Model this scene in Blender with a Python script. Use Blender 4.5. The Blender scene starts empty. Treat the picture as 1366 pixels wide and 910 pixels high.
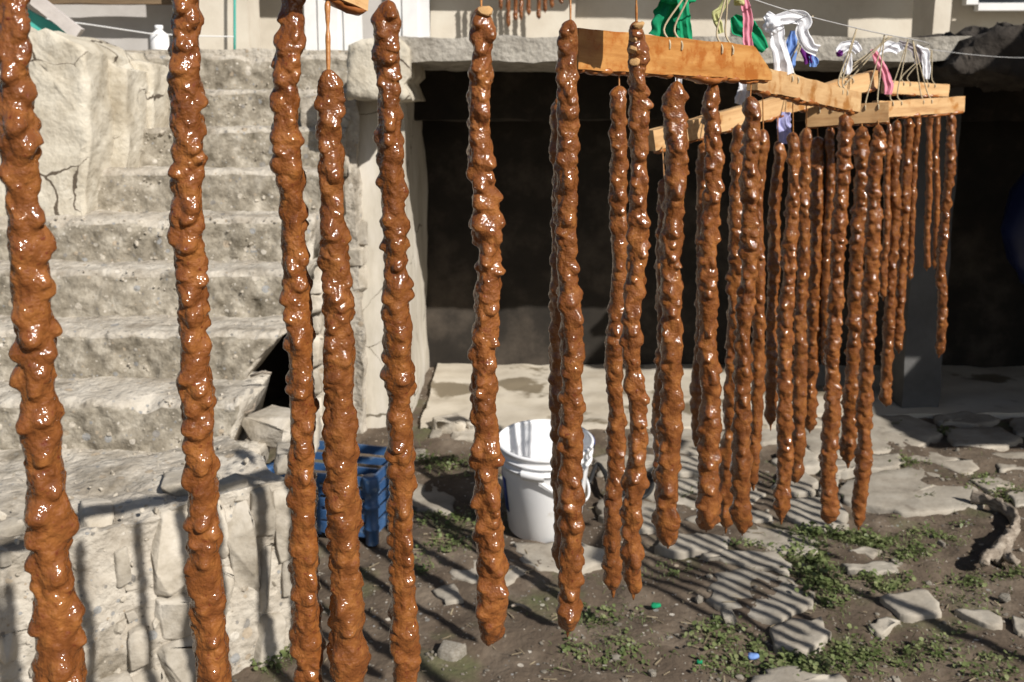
import bpy, bmesh, math, random
import numpy as np
from mathutils import Vector, Matrix, Quaternion

# ------------------------------------------------------------------ camera, world, sun, exposure
sc = bpy.context.scene
COL = sc.collection
F, PITCH, HOR, H = 1250.0, math.radians(9.5), 150.0, 1.35
Y0 = HOR + F * math.tan(PITCH)
cam_d = bpy.data.cameras.new("camera"); cam = bpy.data.objects.new("camera", cam_d); COL.objects.link(cam)
cam.location = (0, 0, H); cam.rotation_euler = (math.radians(90) - PITCH, 0, 0)
cam_d.sensor_fit = 'HORIZONTAL'; cam_d.sensor_width = 22.3; cam_d.lens = F / 1366 * 22.3
cam_d.shift_y = -(455 - Y0) / 1366
cam_d.clip_start = 0.02; cam_d.clip_end = 500
cam_d.dof.use_dof = True; cam_d.dof.focus_distance = 0.90; cam_d.dof.aperture_fstop = 9.0
sc.camera = cam

SUN_AZ, SUN_EL = math.radians(41), math.radians(36)      # sun stands behind the viewer, to the right
to_sun = Vector((math.sin(SUN_AZ) * math.cos(SUN_EL), -math.cos(SUN_AZ) * math.cos(SUN_EL), math.sin(SUN_EL)))
w = bpy.data.worlds.new("World"); sc.world = w; w.use_nodes = True
wn = w.node_tree.nodes; wl = w.node_tree.links
sky = wn.new("ShaderNodeTexSky"); sky.sky_type = 'NISHITA'; sky.sun_disc = False
sky.sun_elevation = SUN_EL; sky.sun_rotation = math.pi - SUN_AZ
wl.new(sky.outputs[0], wn["Background"].inputs[0]); wn["Background"].inputs[1].default_value = 0.05
sd = bpy.data.lights.new("sun", 'SUN'); sd.energy = 5.0; sd.angle = math.radians(0.53); sd.color = (1.0, 0.955, 0.89)
so = bpy.data.objects.new("sun", sd); COL.objects.link(so)
so.rotation_euler = to_sun.to_track_quat('Z', 'Y').to_euler(); so.location = (4, -5, 6)
sc.view_settings.view_transform = 'Standard'; sc.view_settings.look = 'None'
sc.view_settings.exposure = 0.38; sc.view_settings.gamma = 1.0
sc.cycles.use_denoising = True
sc.cycles.max_bounces = 6

# ------------------------------------------------------------------ pixel -> place
def ray(px, py):
    u = (px - 683) / F; v = (Y0 - py) / F
    return Vector((u, v * math.sin(PITCH) + math.cos(PITCH), v * math.cos(PITCH) - math.sin(PITCH)))
def P(px, py, Y):
    d = ray(px, py); t = Y / d.y
    return Vector((d.x * t, Y, H + d.z * t))
def G(px, py, z=0.0):
    d = ray(px, py); t = (z - H) / d.z
    return Vector((d.x * t, d.y * t, z))
def PX(px, Y, py=400): return P(px, py, Y).x
def PZ(py, Y): return P(683, py, Y).z

# ------------------------------------------------------------------ noise
def _h(i, j, k, s):
    n = (i * 374761393 + j * 668265263 + k * 1440662683 + s * 974634777) & 0xFFFFFFFF
    n = ((n ^ (n >> 13)) * 1274126177) & 0xFFFFFFFF
    n = ((n ^ (n >> 16)) * 2246822519) & 0xFFFFFFFF
    return ((n ^ (n >> 15)) & 0xFFFF) / 32767.5 - 1.0
def noise(p, s=0):
    p = np.asarray(p, float); i = np.floor(p).astype(np.int64); f = p - i; f = f * f * f * (f * (f * 6 - 15) + 10)
    x, y, z = i[..., 0], i[..., 1], i[..., 2]; a, b, c = f[..., 0], f[..., 1], f[..., 2]
    def L(u, v, t): return u + (v - u) * t
    return L(L(L(_h(x, y, z, s), _h(x+1, y, z, s), a), L(_h(x, y+1, z, s), _h(x+1, y+1, z, s), a), b),
             L(L(_h(x, y, z+1, s), _h(x+1, y, z+1, s), a), L(_h(x, y+1, z+1, s), _h(x+1, y+1, z+1, s), a), b), c)
def fbm(p, o=3, s=0):
    r = 0; a = 1.0; p = np.asarray(p, float)
    for k in range(o):
        r = r + a * noise(p, s + k); p = p * 2.03 + 11.3; a *= 0.5
    return r
def vnoise(p, o=3, s=0): return np.stack([fbm(p, o, s), fbm(p + 37.1, o, s + 20), fbm(p + 71.7, o, s + 40)], -1)

# ------------------------------------------------------------------ mesh and object helpers
def mesh_np(name, V, Fc, smooth=True):
    V = np.asarray(V, np.float32); me = bpy.data.meshes.new(name)
    Fc = [np.asarray(f, np.int32) for f in (Fc if isinstance(Fc, list) else [Fc]) if len(f)]
    me.vertices.add(len(V)); me.vertices.foreach_set("co", V.ravel())
    nl = sum(f.size for f in Fc); npoly = sum(len(f) for f in Fc)
    me.loops.add(nl); me.polygons.add(npoly)
    me.loops.foreach_set("vertex_index", np.concatenate([f.ravel() for f in Fc]))
    st = []; o = 0
    for f in Fc:
        st.append(np.arange(len(f)) * f.shape[1] + o); o += f.size
    me.polygons.foreach_set("loop_start", np.concatenate(st).astype(np.int32))
    me.polygons.foreach_set("use_smooth", np.full(npoly, smooth))
    me.update(calc_edges=True); me.validate()
    return me
def obj(name, me, mat, parent=None, loc=None, kind=None):
    o = bpy.data.objects.new(name, me); COL.objects.link(o)
    if mat is not None and len(me.materials) == 0: me.materials.append(mat)
    if parent is not None: o.parent = parent
    if loc is not None: o.location = loc
    if kind: o["kind"] = kind
    return o
def tag(o, label, cat, group=None):
    o["label"] = label; o["category"] = cat
    if group: o["group"] = group
    return o
def thing(name, label, cat, loc=(0, 0, 0), group=None):
    o = bpy.data.objects.new(name, None); COL.objects.link(o); o.location = loc; o.empty_display_size = 0.05
    return tag(o, label, cat, group)
def bm_mesh(bm, name, smooth=True):
    me = bpy.data.meshes.new(name); bmesh.ops.recalc_face_normals(bm, faces=bm.faces[:]); bm.to_mesh(me); bm.free()
    for p in me.polygons: p.use_smooth = smooth
    return me
def grid_faces(nu, nv, wrap_v=False):
    i, j = np.meshgrid(np.arange(nu - 1), np.arange(nv if wrap_v else nv - 1), indexing='ij')
    j2 = (j + 1) % nv
    return np.stack([i * nv + j, i * nv + j2, (i + 1) * nv + j2, (i + 1) * nv + j], -1).reshape(-1, 4)
def rough_box(name, lo, hi, step, amp, scale, mat, parent=None, seed=0, octs=4, amps=(1, 1, 1), smooth=True):
    """closed box, finely gridded, every point moved by continuous 3-D noise"""
    lo = np.array(lo, float); hi = np.array(hi, float); Vs = []; Fs = []; base = 0
    for ax in range(3):
        u, v = [(1, 2), (2, 0), (0, 1)][ax]
        nu = max(2, int((hi[u] - lo[u]) / step) + 1); nv = max(2, int((hi[v] - lo[v]) / step) + 1)
        a, b = np.meshgrid(np.linspace(lo[u], hi[u], nu), np.linspace(lo[v], hi[v], nv), indexing='ij')
        for side in (0, 1):
            q = np.zeros((nu, nv, 3)); q[..., u] = a; q[..., v] = b; q[..., ax] = hi[ax] if side else lo[ax]
            Vs.append(q.reshape(-1, 3)); f = grid_faces(nu, nv)[:, ::-1] if side else grid_faces(nu, nv)
            Fs.append(f[:, ::-1] + base); base += nu * nv
    V = np.concatenate(Vs); V = V + vnoise(V * scale + seed * 7.7, octs, seed) * amp * np.array(amps)
    return obj(name, mesh_np(name, V, np.concatenate(Fs), smooth), mat, parent)
def rough_prism(name, pts, y0, y1, step, amp, scale, mat, parent=None, seed=0):
    """outline in X-Z, thick in Y, roughened"""
    bm = bmesh.new()
    pts = [np.array(p, float) for p in pts]; out = []
    for k, p in enumerate(pts):
        q = pts[(k + 1) % len(pts)]; n = max(1, int(np.linalg.norm(q - p) / step))
        for i in range(n): out.append(p + (q - p) * i / n)
    vs = [bm.verts.new((p[0], y0, p[1])) for p in out]
    f = bm.faces.new(vs); r = bmesh.ops.extrude_face_region(bm, geom=[f])
    ev = [e for e in r['geom'] if isinstance(e, bmesh.types.BMVert)]
    bmesh.ops.translate(bm, verts=ev, vec=(0, y1 - y0, 0))
    bmesh.ops.triangulate(bm, faces=[g for g in bm.faces if len(g.verts) > 4])
    for _ in range(6):
        es = [e for e in bm.edges if e.calc_length() > step * 1.6]
        if not es: break
        bmesh.ops.subdivide_edges(bm, edges=es, cuts=1); bmesh.ops.triangulate(bm, faces=bm.faces[:])
    V = np.array([v.co[:] for v in bm.verts]); D = vnoise(V * scale + seed * 3.1, 4, seed) * amp
    for v, d in zip(bm.verts, D): v.co += Vector(d)
    return obj(name, bm_mesh(bm, name), mat, parent)
def sweep(pts, rad, seg=8, flat=None, caps=True, twist=None):
    """tube through points; flat=(a,b) scales the two cross axes"""
    pts = np.asarray(pts, float); n = len(pts); rad = np.broadcast_to(np.asarray(rad, float), (n,))
    T = np.gradient(pts, axis=0); T /= np.linalg.norm(T, axis=1)[:, None] + 1e-12
    ref = np.array([0, 1, 0.]) if abs(T[0][1]) < 0.8 else np.array([1., 0, 0])
    N = np.cross(T[0], ref); N /= np.linalg.norm(N); Ns = [N]
    for k in range(1, n):
        N = Ns[-1] - T[k] * np.dot(Ns[-1], T[k]); N /= np.linalg.norm(N) + 1e-12; Ns.append(N)
    Ns = np.array(Ns); B = np.cross(T, Ns)
    th = np.linspace(0, 2 * np.pi, seg, endpoint=False)[None, :] + (0 if twist is None else np.asarray(twist)[:, None])
    a, b = flat if flat else (1, 1); th0 = np.linspace(0, 2 * np.pi, seg, endpoint=False)[None, :]
    ca, sa = np.cos(th0) * a, np.sin(th0) * b
    if twist is not None:
        t = np.asarray(twist)[:, None]; ca, sa = ca * np.cos(t) - sa * np.sin(t), ca * np.sin(t) + sa * np.cos(t)
    V = pts[:, None, :] + rad[:, None, None] * (ca[..., None] * Ns[:, None] + sa[..., None] * B[:, None])
    V = V.reshape(-1, 3); Fq = grid_faces(n, seg, True); Ft = []
    if caps:
        c0, c1 = len(V), len(V) + 1; V = np.vstack([V, pts[0], pts[-1]])
        for j in range(seg):
            Ft.append((c0, (j + 1) % seg, j)); Ft.append((c1, (n - 1) * seg + j, (n - 1) * seg + (j + 1) % seg))
    return V, [Fq, np.array(Ft, np.int32).reshape(-1, 3)]
def join(parts):
    Vs = []; Q = []; T = []; o = 0
    for V, Fc in parts:
        for f in Fc:
            if len(f): (Q if f.shape[1] == 4 else T).append(np.asarray(f) + o)
        Vs.append(V); o += len(V)
    return np.vstack(Vs), [np.vstack(Q) if Q else np.zeros((0, 4), int), np.vstack(T) if T else np.zeros((0, 3), int)]

# ------------------------------------------------------------------ materials
def mat(name, cols, scale=6, rough=0.8, bump=0.3, bscale=60, detail=6, pebbles=None, spots=None, rand=0.0, spec=0.3,
        dist=0.004, coat=0, sss=None, stretch=None, coords='Object', trans=0, bdetail=5):
    m = bpy.data.materials.new(name); m.use_nodes = True; nt = m.node_tree; N = nt.nodes; L = nt.links
    b = N["Principled BSDF"]; b.inputs["Roughness"].default_value = rough; b.inputs["Specular IOR Level"].default_value = spec
    tc = N.new("ShaderNodeTexCoord"); vec = tc.outputs[coords]
    oi = N.new("ShaderNodeObjectInfo")
    if rand:
        mu = N.new("ShaderNodeVectorMath"); mu.operation = 'MULTIPLY_ADD'; mu.inputs[1].default_value = (1, 1, 1)
        cb = N.new("ShaderNodeCombineXYZ"); ml = N.new("ShaderNodeMath"); ml.operation = 'MULTIPLY'; ml.inputs[1].default_value = 50
        L.new(oi.outputs["Random"], ml.inputs[0]); L.new(ml.outputs[0], cb.inputs[0]); L.new(ml.outputs[0], cb.inputs[2])
        L.new(vec, mu.inputs[0]); L.new(cb.outputs[0], mu.inputs[2]); vec = mu.outputs[0]
    raw = vec
    if stretch:
        mp = N.new("ShaderNodeMapping"); mp.inputs["Scale"].default_value = stretch; L.new(vec, mp.inputs[0]); vec = mp.outputs[0]
    nz = N.new("ShaderNodeTexNoise"); nz.inputs["Scale"].default_value = scale; nz.inputs["Detail"].default_value = detail
    nz.inputs["Roughness"].default_value = 0.65; L.new(vec, nz.inputs["Vector"])
    rp = N.new("ShaderNodeValToRGB"); L.new(nz.outputs["Fac"], rp.inputs[0]); el = rp.color_ramp.elements
    n = len(cols)
    for k, c in enumerate(cols):
        pos = 0.32 + 0.36 * k / max(1, n - 1)
        e = el[k] if k < 2 else el.new(pos)
        e.position = pos; e.color = (*c, 1)
    if n == 1: el[1].color = (*cols[0], 1)
    col = rp.outputs[0]; hgt = None
    bn = N.new("ShaderNodeTexNoise"); bn.inputs["Scale"].default_value = bscale; bn.inputs["Detail"].default_value = bdetail
    L.new(vec, bn.inputs["Vector"]); hgt = bn.outputs["Fac"]
    def math1(op, a, v):
        q = N.new("ShaderNodeMath"); q.operation = op; L.new(a, q.inputs[0])
        if isinstance(v, float) or isinstance(v, int): q.inputs[1].default_value = v
        else: L.new(v, q.inputs[1])
        return q.outputs[0]
    if pebbles:
        ps, dens, pcols = pebbles
        for lay, (sc_, dn) in enumerate(((ps, dens), (ps * 2.6, dens * 0.9))):
            vo = N.new("ShaderNodeTexVoronoi"); vo.inputs["Scale"].default_value = sc_; L.new(vec, vo.inputs["Vector"])
            sp = N.new("ShaderNodeSeparateColor"); L.new(vo.outputs["Color"], sp.inputs[0])
            thr = math1('MULTIPLY', sp.outputs[1], 0.42)
            inside = math1('LESS_THAN', vo.outputs["Distance"], thr)
            pick = math1('LESS_THAN', sp.outputs[0], dn); msk = math1('MULTIPLY', inside, pick)
            r2 = N.new("ShaderNodeValToRGB"); L.new(sp.outputs[2], r2.inputs[0])
            r2.color_ramp.interpolation = 'CONSTANT'
            for k, c in enumerate(pcols):
                e = r2.color_ramp.elements[k] if k < 2 else r2.color_ramp.elements.new(k / len(pcols))
                e.position = k / len(pcols); e.color = (*c, 1)
            mx = N.new("ShaderNodeMix"); mx.data_type = 'RGBA'; L.new(msk, mx.inputs[0]); L.new(col, mx.inputs[6]); L.new(r2.outputs[0], mx.inputs[7]); col = mx.outputs[2]
            hgt = math1('ADD', hgt, math1('MULTIPLY', msk, 0.5 - 0.25 * lay))
    if spots:
        ss, lo_, hi_, scol, srough = spots
        n2 = N.new("ShaderNodeTexNoise"); n2.inputs["Scale"].default_value = ss; n2.inputs["Detail"].default_value = 5; n2.inputs["Roughness"].default_value = 0.6; L.new(raw, n2.inputs["Vector"])
        mr = N.new("ShaderNodeMapRange"); mr.inputs[1].default_value = lo_; mr.inputs[2].default_value = hi_; L.new(n2.outputs["Fac"], mr.inputs[0])
        mx = N.new("ShaderNodeMix"); mx.data_type = 'RGBA'; L.new(mr.outputs[0], mx.inputs[0]); L.new(col, mx.inputs[6]); mx.inputs[7].default_value = (*scol, 1); col = mx.outputs[2]
        if srough is not None:
            mf = N.new("ShaderNodeMix"); L.new(mr.outputs[0], mf.inputs[0]); mf.inputs[2].default_value = rough; mf.inputs[3].default_value = srough; L.new(mf.outputs[0], b.inputs["Roughness"])
    if rand:
        hs = N.new("ShaderNodeHueSaturation"); m2 = N.new("ShaderNodeMapRange"); m2.inputs[3].default_value = 1 - rand; m2.inputs[4].default_value = 1 + rand
        L.new(oi.outputs["Random"], m2.inputs[0]); L.new(m2.outputs[0], hs.inputs["Value"]); L.new(col, hs.inputs["Color"]); col = hs.outputs[0]
    L.new(col, b.inputs["Base Color"])
    if bump:
        bp = N.new("ShaderNodeBump"); bp.inputs["Strength"].default_value = bump; bp.inputs["Distance"].default_value = dist
        L.new(hgt, bp.inputs["Height"]); L.new(bp.outputs[0], b.inputs["Normal"])
    if coat: b.inputs["Coat Weight"].default_value = coat; b.inputs["Coat Roughness"].default_value = 0.12
    if sss:
        b.inputs["Subsurface Weight"].default_value = sss[0]; b.inputs["Subsurface Radius"].default_value = sss[1]; b.inputs["Subsurface Scale"].default_value = sss[2]
    if trans:
        tr = N.new("ShaderNodeBsdfTranslucent"); L.new(col, tr.inputs[0]); ms = N.new("ShaderNodeMixShader"); ms.inputs[0].default_value = trans
        L.new(b.outputs[0], ms.inputs[1]); L.new(tr.outputs[0], ms.inputs[2]); L.new(ms.outputs[0], N["Material Output"].inputs[0])
    return m
PEB = [(0.43, 0.385, 0.32), (0.20, 0.185, 0.165), (0.33, 0.27, 0.20), (0.47, 0.43, 0.37), (0.25, 0.245, 0.235)]
M = {}
M['candy'] = mat('candy_coating', [(0.110, 0.035, 0.0095), (0.165, 0.056, 0.0150), (0.235, 0.089, 0.0230)], 60, 0.11, 0.85, 430, 3, spec=0.6, dist=0.0011, bdetail=1.2,
                 spots=(200, 0.60, 0.70, (0.11, 0.024, 0.009), 0.26), rand=0.10)
M['syrup'] = mat('sticky_syrup', [(0.22, 0.07, 0.018), (0.33, 0.12, 0.03)], 60, 0.25, 0.5, 700, 3, spec=0.5, dist=0.0007)
M['walnut'] = mat('walnut', [(0.42, 0.22, 0.08), (0.60, 0.38, 0.17)], 90, 0.4, 0.6, 500, 4, dist=0.001)
M['jute'] = mat('jute_cord', [(0.34, 0.27, 0.17), (0.50, 0.42, 0.29)], 300, 0.9, 0.4, 900, 3, dist=0.0006)
M['sticky_thread'] = mat('coated_thread', [(0.30, 0.11, 0.03), (0.44, 0.22, 0.08)], 200, 0.3, 0.3, 700, 3, dist=0.0005)
M['wood'] = mat('pine_wood', [(0.38, 0.21, 0.09), (0.52, 0.32, 0.15), (0.60, 0.40, 0.20)], 9, 0.6, 0.3, 120, 6, stretch=(0.8, 7, 7), rand=0.12, dist=0.001,
                spots=(26, 0.54, 0.68, (0.36, 0.16, 0.045), 0.3))
M['glazed_wood'] = mat('syrup_glazed_wood', [(0.30, 0.12, 0.026), (0.43, 0.20, 0.055), (0.50, 0.27, 0.09)], 9, 0.4, 0.5, 300, 6, stretch=(0.8, 7, 7), dist=0.001,
                spots=(42, 0.46, 0.64, (0.32, 0.105, 0.02), 0.2))
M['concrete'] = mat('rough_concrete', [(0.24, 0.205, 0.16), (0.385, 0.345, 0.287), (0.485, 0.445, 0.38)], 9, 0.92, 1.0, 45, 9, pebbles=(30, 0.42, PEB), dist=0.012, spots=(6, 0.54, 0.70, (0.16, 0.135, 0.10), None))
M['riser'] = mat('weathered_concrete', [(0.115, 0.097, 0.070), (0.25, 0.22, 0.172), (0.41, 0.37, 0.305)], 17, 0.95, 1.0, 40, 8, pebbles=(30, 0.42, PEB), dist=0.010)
M['plaster'] = mat('cracked_plaster', [(0.32, 0.275, 0.205), (0.45, 0.405, 0.325), (0.53, 0.49, 0.41)], 6, 0.9, 0.9, 55, 8, dist=0.006, spots=(5, 0.58, 0.72, (0.26, 0.22, 0.16), None))
M['pillar_plaster'] = mat('pillar_plaster', [(0.34, 0.30, 0.24), (0.47, 0.43, 0.36), (0.55, 0.51, 0.45)], 5, 0.9, 0.4, 40, 7, dist=0.003, stretch=(1.5, 1.5, 0.4))
def add_cracks(m, scale, width, col):
    nt = m.node_tree; N = nt.nodes; L = nt.links; b = N["Principled BSDF"]; tc = N.new("ShaderNodeTexCoord")
    nz = N.new("ShaderNodeTexNoise"); nz.inputs["Scale"].default_value = scale * 2.2; nz.inputs["Detail"].default_value = 5; L.new(tc.outputs["Object"], nz.inputs["Vector"])
    ad = N.new("ShaderNodeVectorMath"); ad.operation = 'MULTIPLY_ADD'; ad.inputs[1].default_value = (.35 / scale, .35 / scale, .35 / scale); L.new(nz.outputs["Color"], ad.inputs[0]); L.new(tc.outputs["Object"], ad.inputs[2])
    vo = N.new("ShaderNodeTexVoronoi"); vo.feature = 'DISTANCE_TO_EDGE'; vo.inputs["Scale"].default_value = scale; L.new(ad.outputs[0], vo.inputs["Vector"])
    n2 = N.new("ShaderNodeTexNoise"); n2.inputs["Scale"].default_value = scale * 1.3; L.new(tc.outputs["Object"], n2.inputs["Vector"])
    th = N.new("ShaderNodeMapRange"); th.inputs[1].default_value = .48; th.inputs[2].default_value = .66; th.inputs[3].default_value = 0; th.inputs[4].default_value = width; L.new(n2.outputs["Fac"], th.inputs[0])
    lt = N.new("ShaderNodeMath"); lt.operation = 'LESS_THAN'; L.new(vo.outputs["Distance"], lt.inputs[0]); L.new(th.outputs[0], lt.inputs[1])
    src = b.inputs["Base Color"].links[0].from_socket; mx = N.new("ShaderNodeMix"); mx.data_type = 'RGBA'; L.new(lt.outputs[0], mx.inputs[0]); L.new(src, mx.inputs[6]); mx.inputs[7].default_value = (*col, 1); L.new(mx.outputs[2], b.inputs["Base Color"])
add_cracks(M['plaster'], 3.0, 0.016, (0.09, 0.07, 0.05)); add_cracks(M['pillar_plaster'], 2.0, 0.012, (0.14, 0.12, 0.09))
M['cellar'] = mat('shade_dark_cellar_plaster', [(0.012, 0.010, 0.008), (0.022, 0.018, 0.014), (0.060, 0.048, 0.037)], 3.2, 0.95, 0.5, 18, 7, dist=0.004)  # dirty brown plaster, albedo lowered further to paint in the cellar's shade
M['floor'] = mat('cellar_floor_concrete', [(0.36, 0.31, 0.24), (0.47, 0.42, 0.34), (0.53, 0.48, 0.40)], 3, 0.85, 0.4, 40, 7, dist=0.003, spots=(2.1, 0.54, 0.58, (0.20, 0.165, 0.115), 0.5))
M['slab'] = mat('grey_slab_concrete', [(0.19, 0.17, 0.14), (0.30, 0.275, 0.235), (0.40, 0.37, 0.32)], 11, 0.92, 1.0, 50, 9, dist=0.010)
M['stone'] = mat('rubble_stone', [(0.25, 0.215, 0.165), (0.38, 0.34, 0.28), (0.47, 0.43, 0.37)], 9, 0.9, 0.9, 45, 8, rand=0.22, dist=0.006, spots=(12, 0.60, 0.75, (0.20, 0.18, 0.145), None))
M['flag'] = mat('flagstone', [(0.225, 0.195, 0.155), (0.31, 0.275, 0.225), (0.375, 0.34, 0.285)], 8, 0.88, 0.7, 55, 7, rand=0.10, dist=0.003, spots=(9, 0.62, 0.76, (0.16, 0.13, 0.10), None))
M['soil'] = mat('trodden_soil', [(0.066, 0.047, 0.032), (0.105, 0.078, 0.055), (0.165, 0.130, 0.096)], 5, 0.95, 0.9, 60, 9, pebbles=(48, 0.10, PEB), dist=0.006, spots=(3.2, 0.56, 0.74, (0.085, 0.095, 0.038), None))
M['aggregate'] = mat('embedded_grit', [(0.24, 0.205, 0.16), (0.36, 0.32, 0.26), (0.47, 0.425, 0.355)], 40, 0.92, 0.5, 160, 3, dist=0.002)
M['pebble'] = mat('pebble', [(0.12, 0.10, 0.08), (0.30, 0.27, 0.22)], 20, 0.9, 0.3, 80, 4, rand=0.3)
M['leaf'] = mat('weed_leaf', [(0.075, 0.105, 0.032), (0.15, 0.185, 0.068), (0.25, 0.265, 0.125)], 22, 0.5, 0.2, 200, 3, trans=0.3)
M['white_plastic'] = mat('white_plastic', [(0.73, 0.73, 0.74), (0.79, 0.79, 0.79)], 4, 0.35, 0.05, 40, 3, spec=0.5, spots=(14, 0.62, 0.72, (0.58, 0.56, 0.51), None))
M['blue_plastic'] = mat('blue_plastic', [(0.022, 0.065, 0.165), (0.045, 0.11, 0.235)], 9, 0.42, 0.15, 80, 5, spec=0.5, spots=(30, 0.58, 0.7, (0.16, 0.22, 0.30), None))
M['straw'] = mat('dry_straw', [(0.16, 0.12, 0.075), (0.36, 0.30, 0.20)], 15, 0.8, 0.0)
M['navy'] = mat('navy_plastic', [(0.006, 0.010, 0.04), (0.010, 0.016, 0.06)], 6, 0.4, 0.1, 40, 3)
M['label_blue'] = mat('blue_print', [(0.02, 0.05, 0.22)], 6, 0.35, 0.0)
M['rubber'] = mat('black_rubber', [(0.016, 0.016, 0.017), (0.03, 0.03, 0.03)], 12, 0.5, 0.1, 60, 3)
M['wire'] = mat('grey_wire', [(0.30, 0.30, 0.30), (0.42, 0.41, 0.40)], 40, 0.45, 0.1, 200, 3)
M['driftwood'] = mat('weathered_root', [(0.11, 0.088, 0.066), (0.23, 0.19, 0.15), (0.34, 0.295, 0.24)], 20, 0.9, 0.8, 60, 6, stretch=(1, 1, 4), dist=0.004)
M['post'] = mat('old_post_wood', [(0.16, 0.12, 0.085), (0.28, 0.22, 0.16)], 8, 0.85, 0.5, 60, 6, stretch=(6, 6, 0.6), dist=0.003)
M['cream'] = mat('cream_house_plaster', [(0.46, 0.41, 0.335), (0.53, 0.48, 0.40), (0.57, 0.53, 0.45)], 3, 0.9, 0.25, 50, 6, dist=0.003)
M['white_paint'] = mat('white_paint', [(0.58, 0.58, 0.58), (0.68, 0.68, 0.67)], 6, 0.6, 0.15, 60, 5)
M['grey_paint'] = mat('grey_house_wall', [(0.35, 0.33, 0.31), (0.43, 0.41, 0.39)], 4, 0.85, 0.25, 50, 6)
M['dark_wood'] = mat('dark_beam_wood', [(0.11, 0.075, 0.045), (0.19, 0.13, 0.075)], 8, 0.8, 0.4, 60, 6, stretch=(0.6, 6, 6))
M['shaded_pillar'] = mat('shade_dark_pillar', [(0.07, 0.068, 0.065), (0.11, 0.107, 0.104)], 5, 0.9, 0.4, 40, 7, dist=0.003)  # pillar colour lowered to stand in for the shade on it
M['mound'] = mat('shade_dark_earth', [(0.018, 0.014, 0.011), (0.032, 0.026, 0.021), (0.065, 0.055, 0.045)], 6, 0.95, 1.0, 30, 8, dist=0.012)  # earth painted darker in place of the shade over the heap
M['glass'] = mat('window_glass', [(0.06, 0.07, 0.08)], 3, 0.08, 0.0, spec=0.6)
M['slate'] = mat('grey_sheet', [(0.40, 0.36, 0.34), (0.50, 0.46, 0.43)], 10, 0.7, 0.3, 60, 5)
M['teal'] = mat('teal_sheet', [(0.05, 0.30, 0.25), (0.07, 0.38, 0.32)], 8, 0.6, 0.2, 60, 4)
def cloth(name, c, tr=0.35):
    d = tuple(x * 0.88 for x in c); return mat(name, [d, c], 60, 0.85, 0.35, 350, 4, dist=0.001, trans=tr, spec=0.15)
M['c_white'] = cloth('white_cloth', (0.90, 0.90, 0.93), 0.25); M['c_green'] = cloth('green_net', (0.025, 0.42, 0.20), 0.45)
M['c_pink'] = cloth('pink_cloth', (0.85, 0.36, 0.46)); M['c_purple'] = cloth('purple_cloth', (0.17, 0.03, 0.22)); M['c_blue'] = cloth('blue_cloth', (0.25, 0.42, 0.82))
M['c_lilac'] = cloth('lilac_cloth', (0.55, 0.55, 0.85)); M['c_yellow'] = cloth('pale_yellow_cloth', (0.62, 0.62, 0.30)); M['c_grey'] = cloth('grey_cloth', (0.42, 0.38, 0.40))

# ------------------------------------------------------------------ the setting: ground
def axis(a, b, step, far_lo, far_hi):
    core = np.arange(a, b + 1e-6, step); g = step * 2; lo = [a]; hi = [b]
    while lo[-1] > far_lo: lo.append(lo[-1] - g); hi.append(hi[-1] + g); g *= 1.35
    hi = [h for h in hi if h < far_hi] + [far_hi]
    return np.concatenate([np.array(lo[1:][::-1]), core, np.array(hi[1:])])
gx = axis(-1.7, 2.6, 0.02, -90, 90); gy = axis(1.7, 4.3, 0.02, -90, 120)
XX, YY = np.meshgrid(gx, gy, indexing='ij'); q = np.stack([XX, YY, 0 * XX], -1)
def ground_z(p):
    p = np.asarray(p, float)
    near = np.clip(1 - (np.abs(p[..., 0] - 0.5) - 3) / 3, 0, 1)
    return (0.012 * fbm(p * np.array([2.2, 2.2, 0]) + 3.3, 3, 5) + 0.009 * fbm(p * np.array([14, 14, 0]) + 9.1, 3, 6)) * near - 0.004
ZZ = ground_z(q)
V = np.stack([XX, YY, ZZ], -1).reshape(-1, 3)
ground = obj("ground", mesh_np("ground", V, grid_faces(len(gx), len(gy))[:, ::-1]), M['soil'], kind="structure")

# flagstones, each its own piece on the ground
paving = bpy.data.objects.new("stone_paving", None); COL.objects.link(paving); paving["kind"] = "structure"
def flagstone(poly, seed, h=0.009):
    g = [G(*p) for p in poly]; c = sum(g, Vector()) / len(g)
    out = []
    for k, p in enumerate(g):
        qn = g[(k + 1) % len(g)]; n = max(1, int((qn - p).length / 0.022))
        for i in range(n): out.append(p.lerp(qn, i / n))
    O = np.array([(p.x - c.x, p.y - c.y, 0) for p in out]); O[:, :2] += vnoise(O * 22 + seed * 5, 3, seed)[:, :2] * 0.017
    rings = [(1.02, -0.03), (1.01, h - 0.010), (1.0, h - 0.003), (0.975, h), (0.8, h + 0.001), (0.6, h + 0.001), (0.38, h), (0.16, h)]
    Vs = []
    for s, z in rings:
        r = O * s; r = r.copy(); r[:, 2] = z; Vs.append(r)
    n = len(O); Vs = np.concatenate(Vs + [np.array([[0, 0, h]])])
    dz = 0.004 * fbm(Vs * 9 + seed, 3, seed) + 0.0018 * fbm(Vs * 45 + seed, 2, seed + 3); Vs[n * 2:, 2] += dz[n * 2:]
    Fq = grid_faces(len(rings), n, True)[:, ::-1]; ci = len(Vs) - 1; b = (len(rings) - 1) * n
    Ft = np.array([(b + j, b + (j + 1) % n, ci) for j in range(n)])
    o = obj("flagstone", mesh_np("flagstone", Vs, [Fq[:, ::-1], Ft]), M['flag'], paving, (c.x, c.y, 0)); return o
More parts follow.
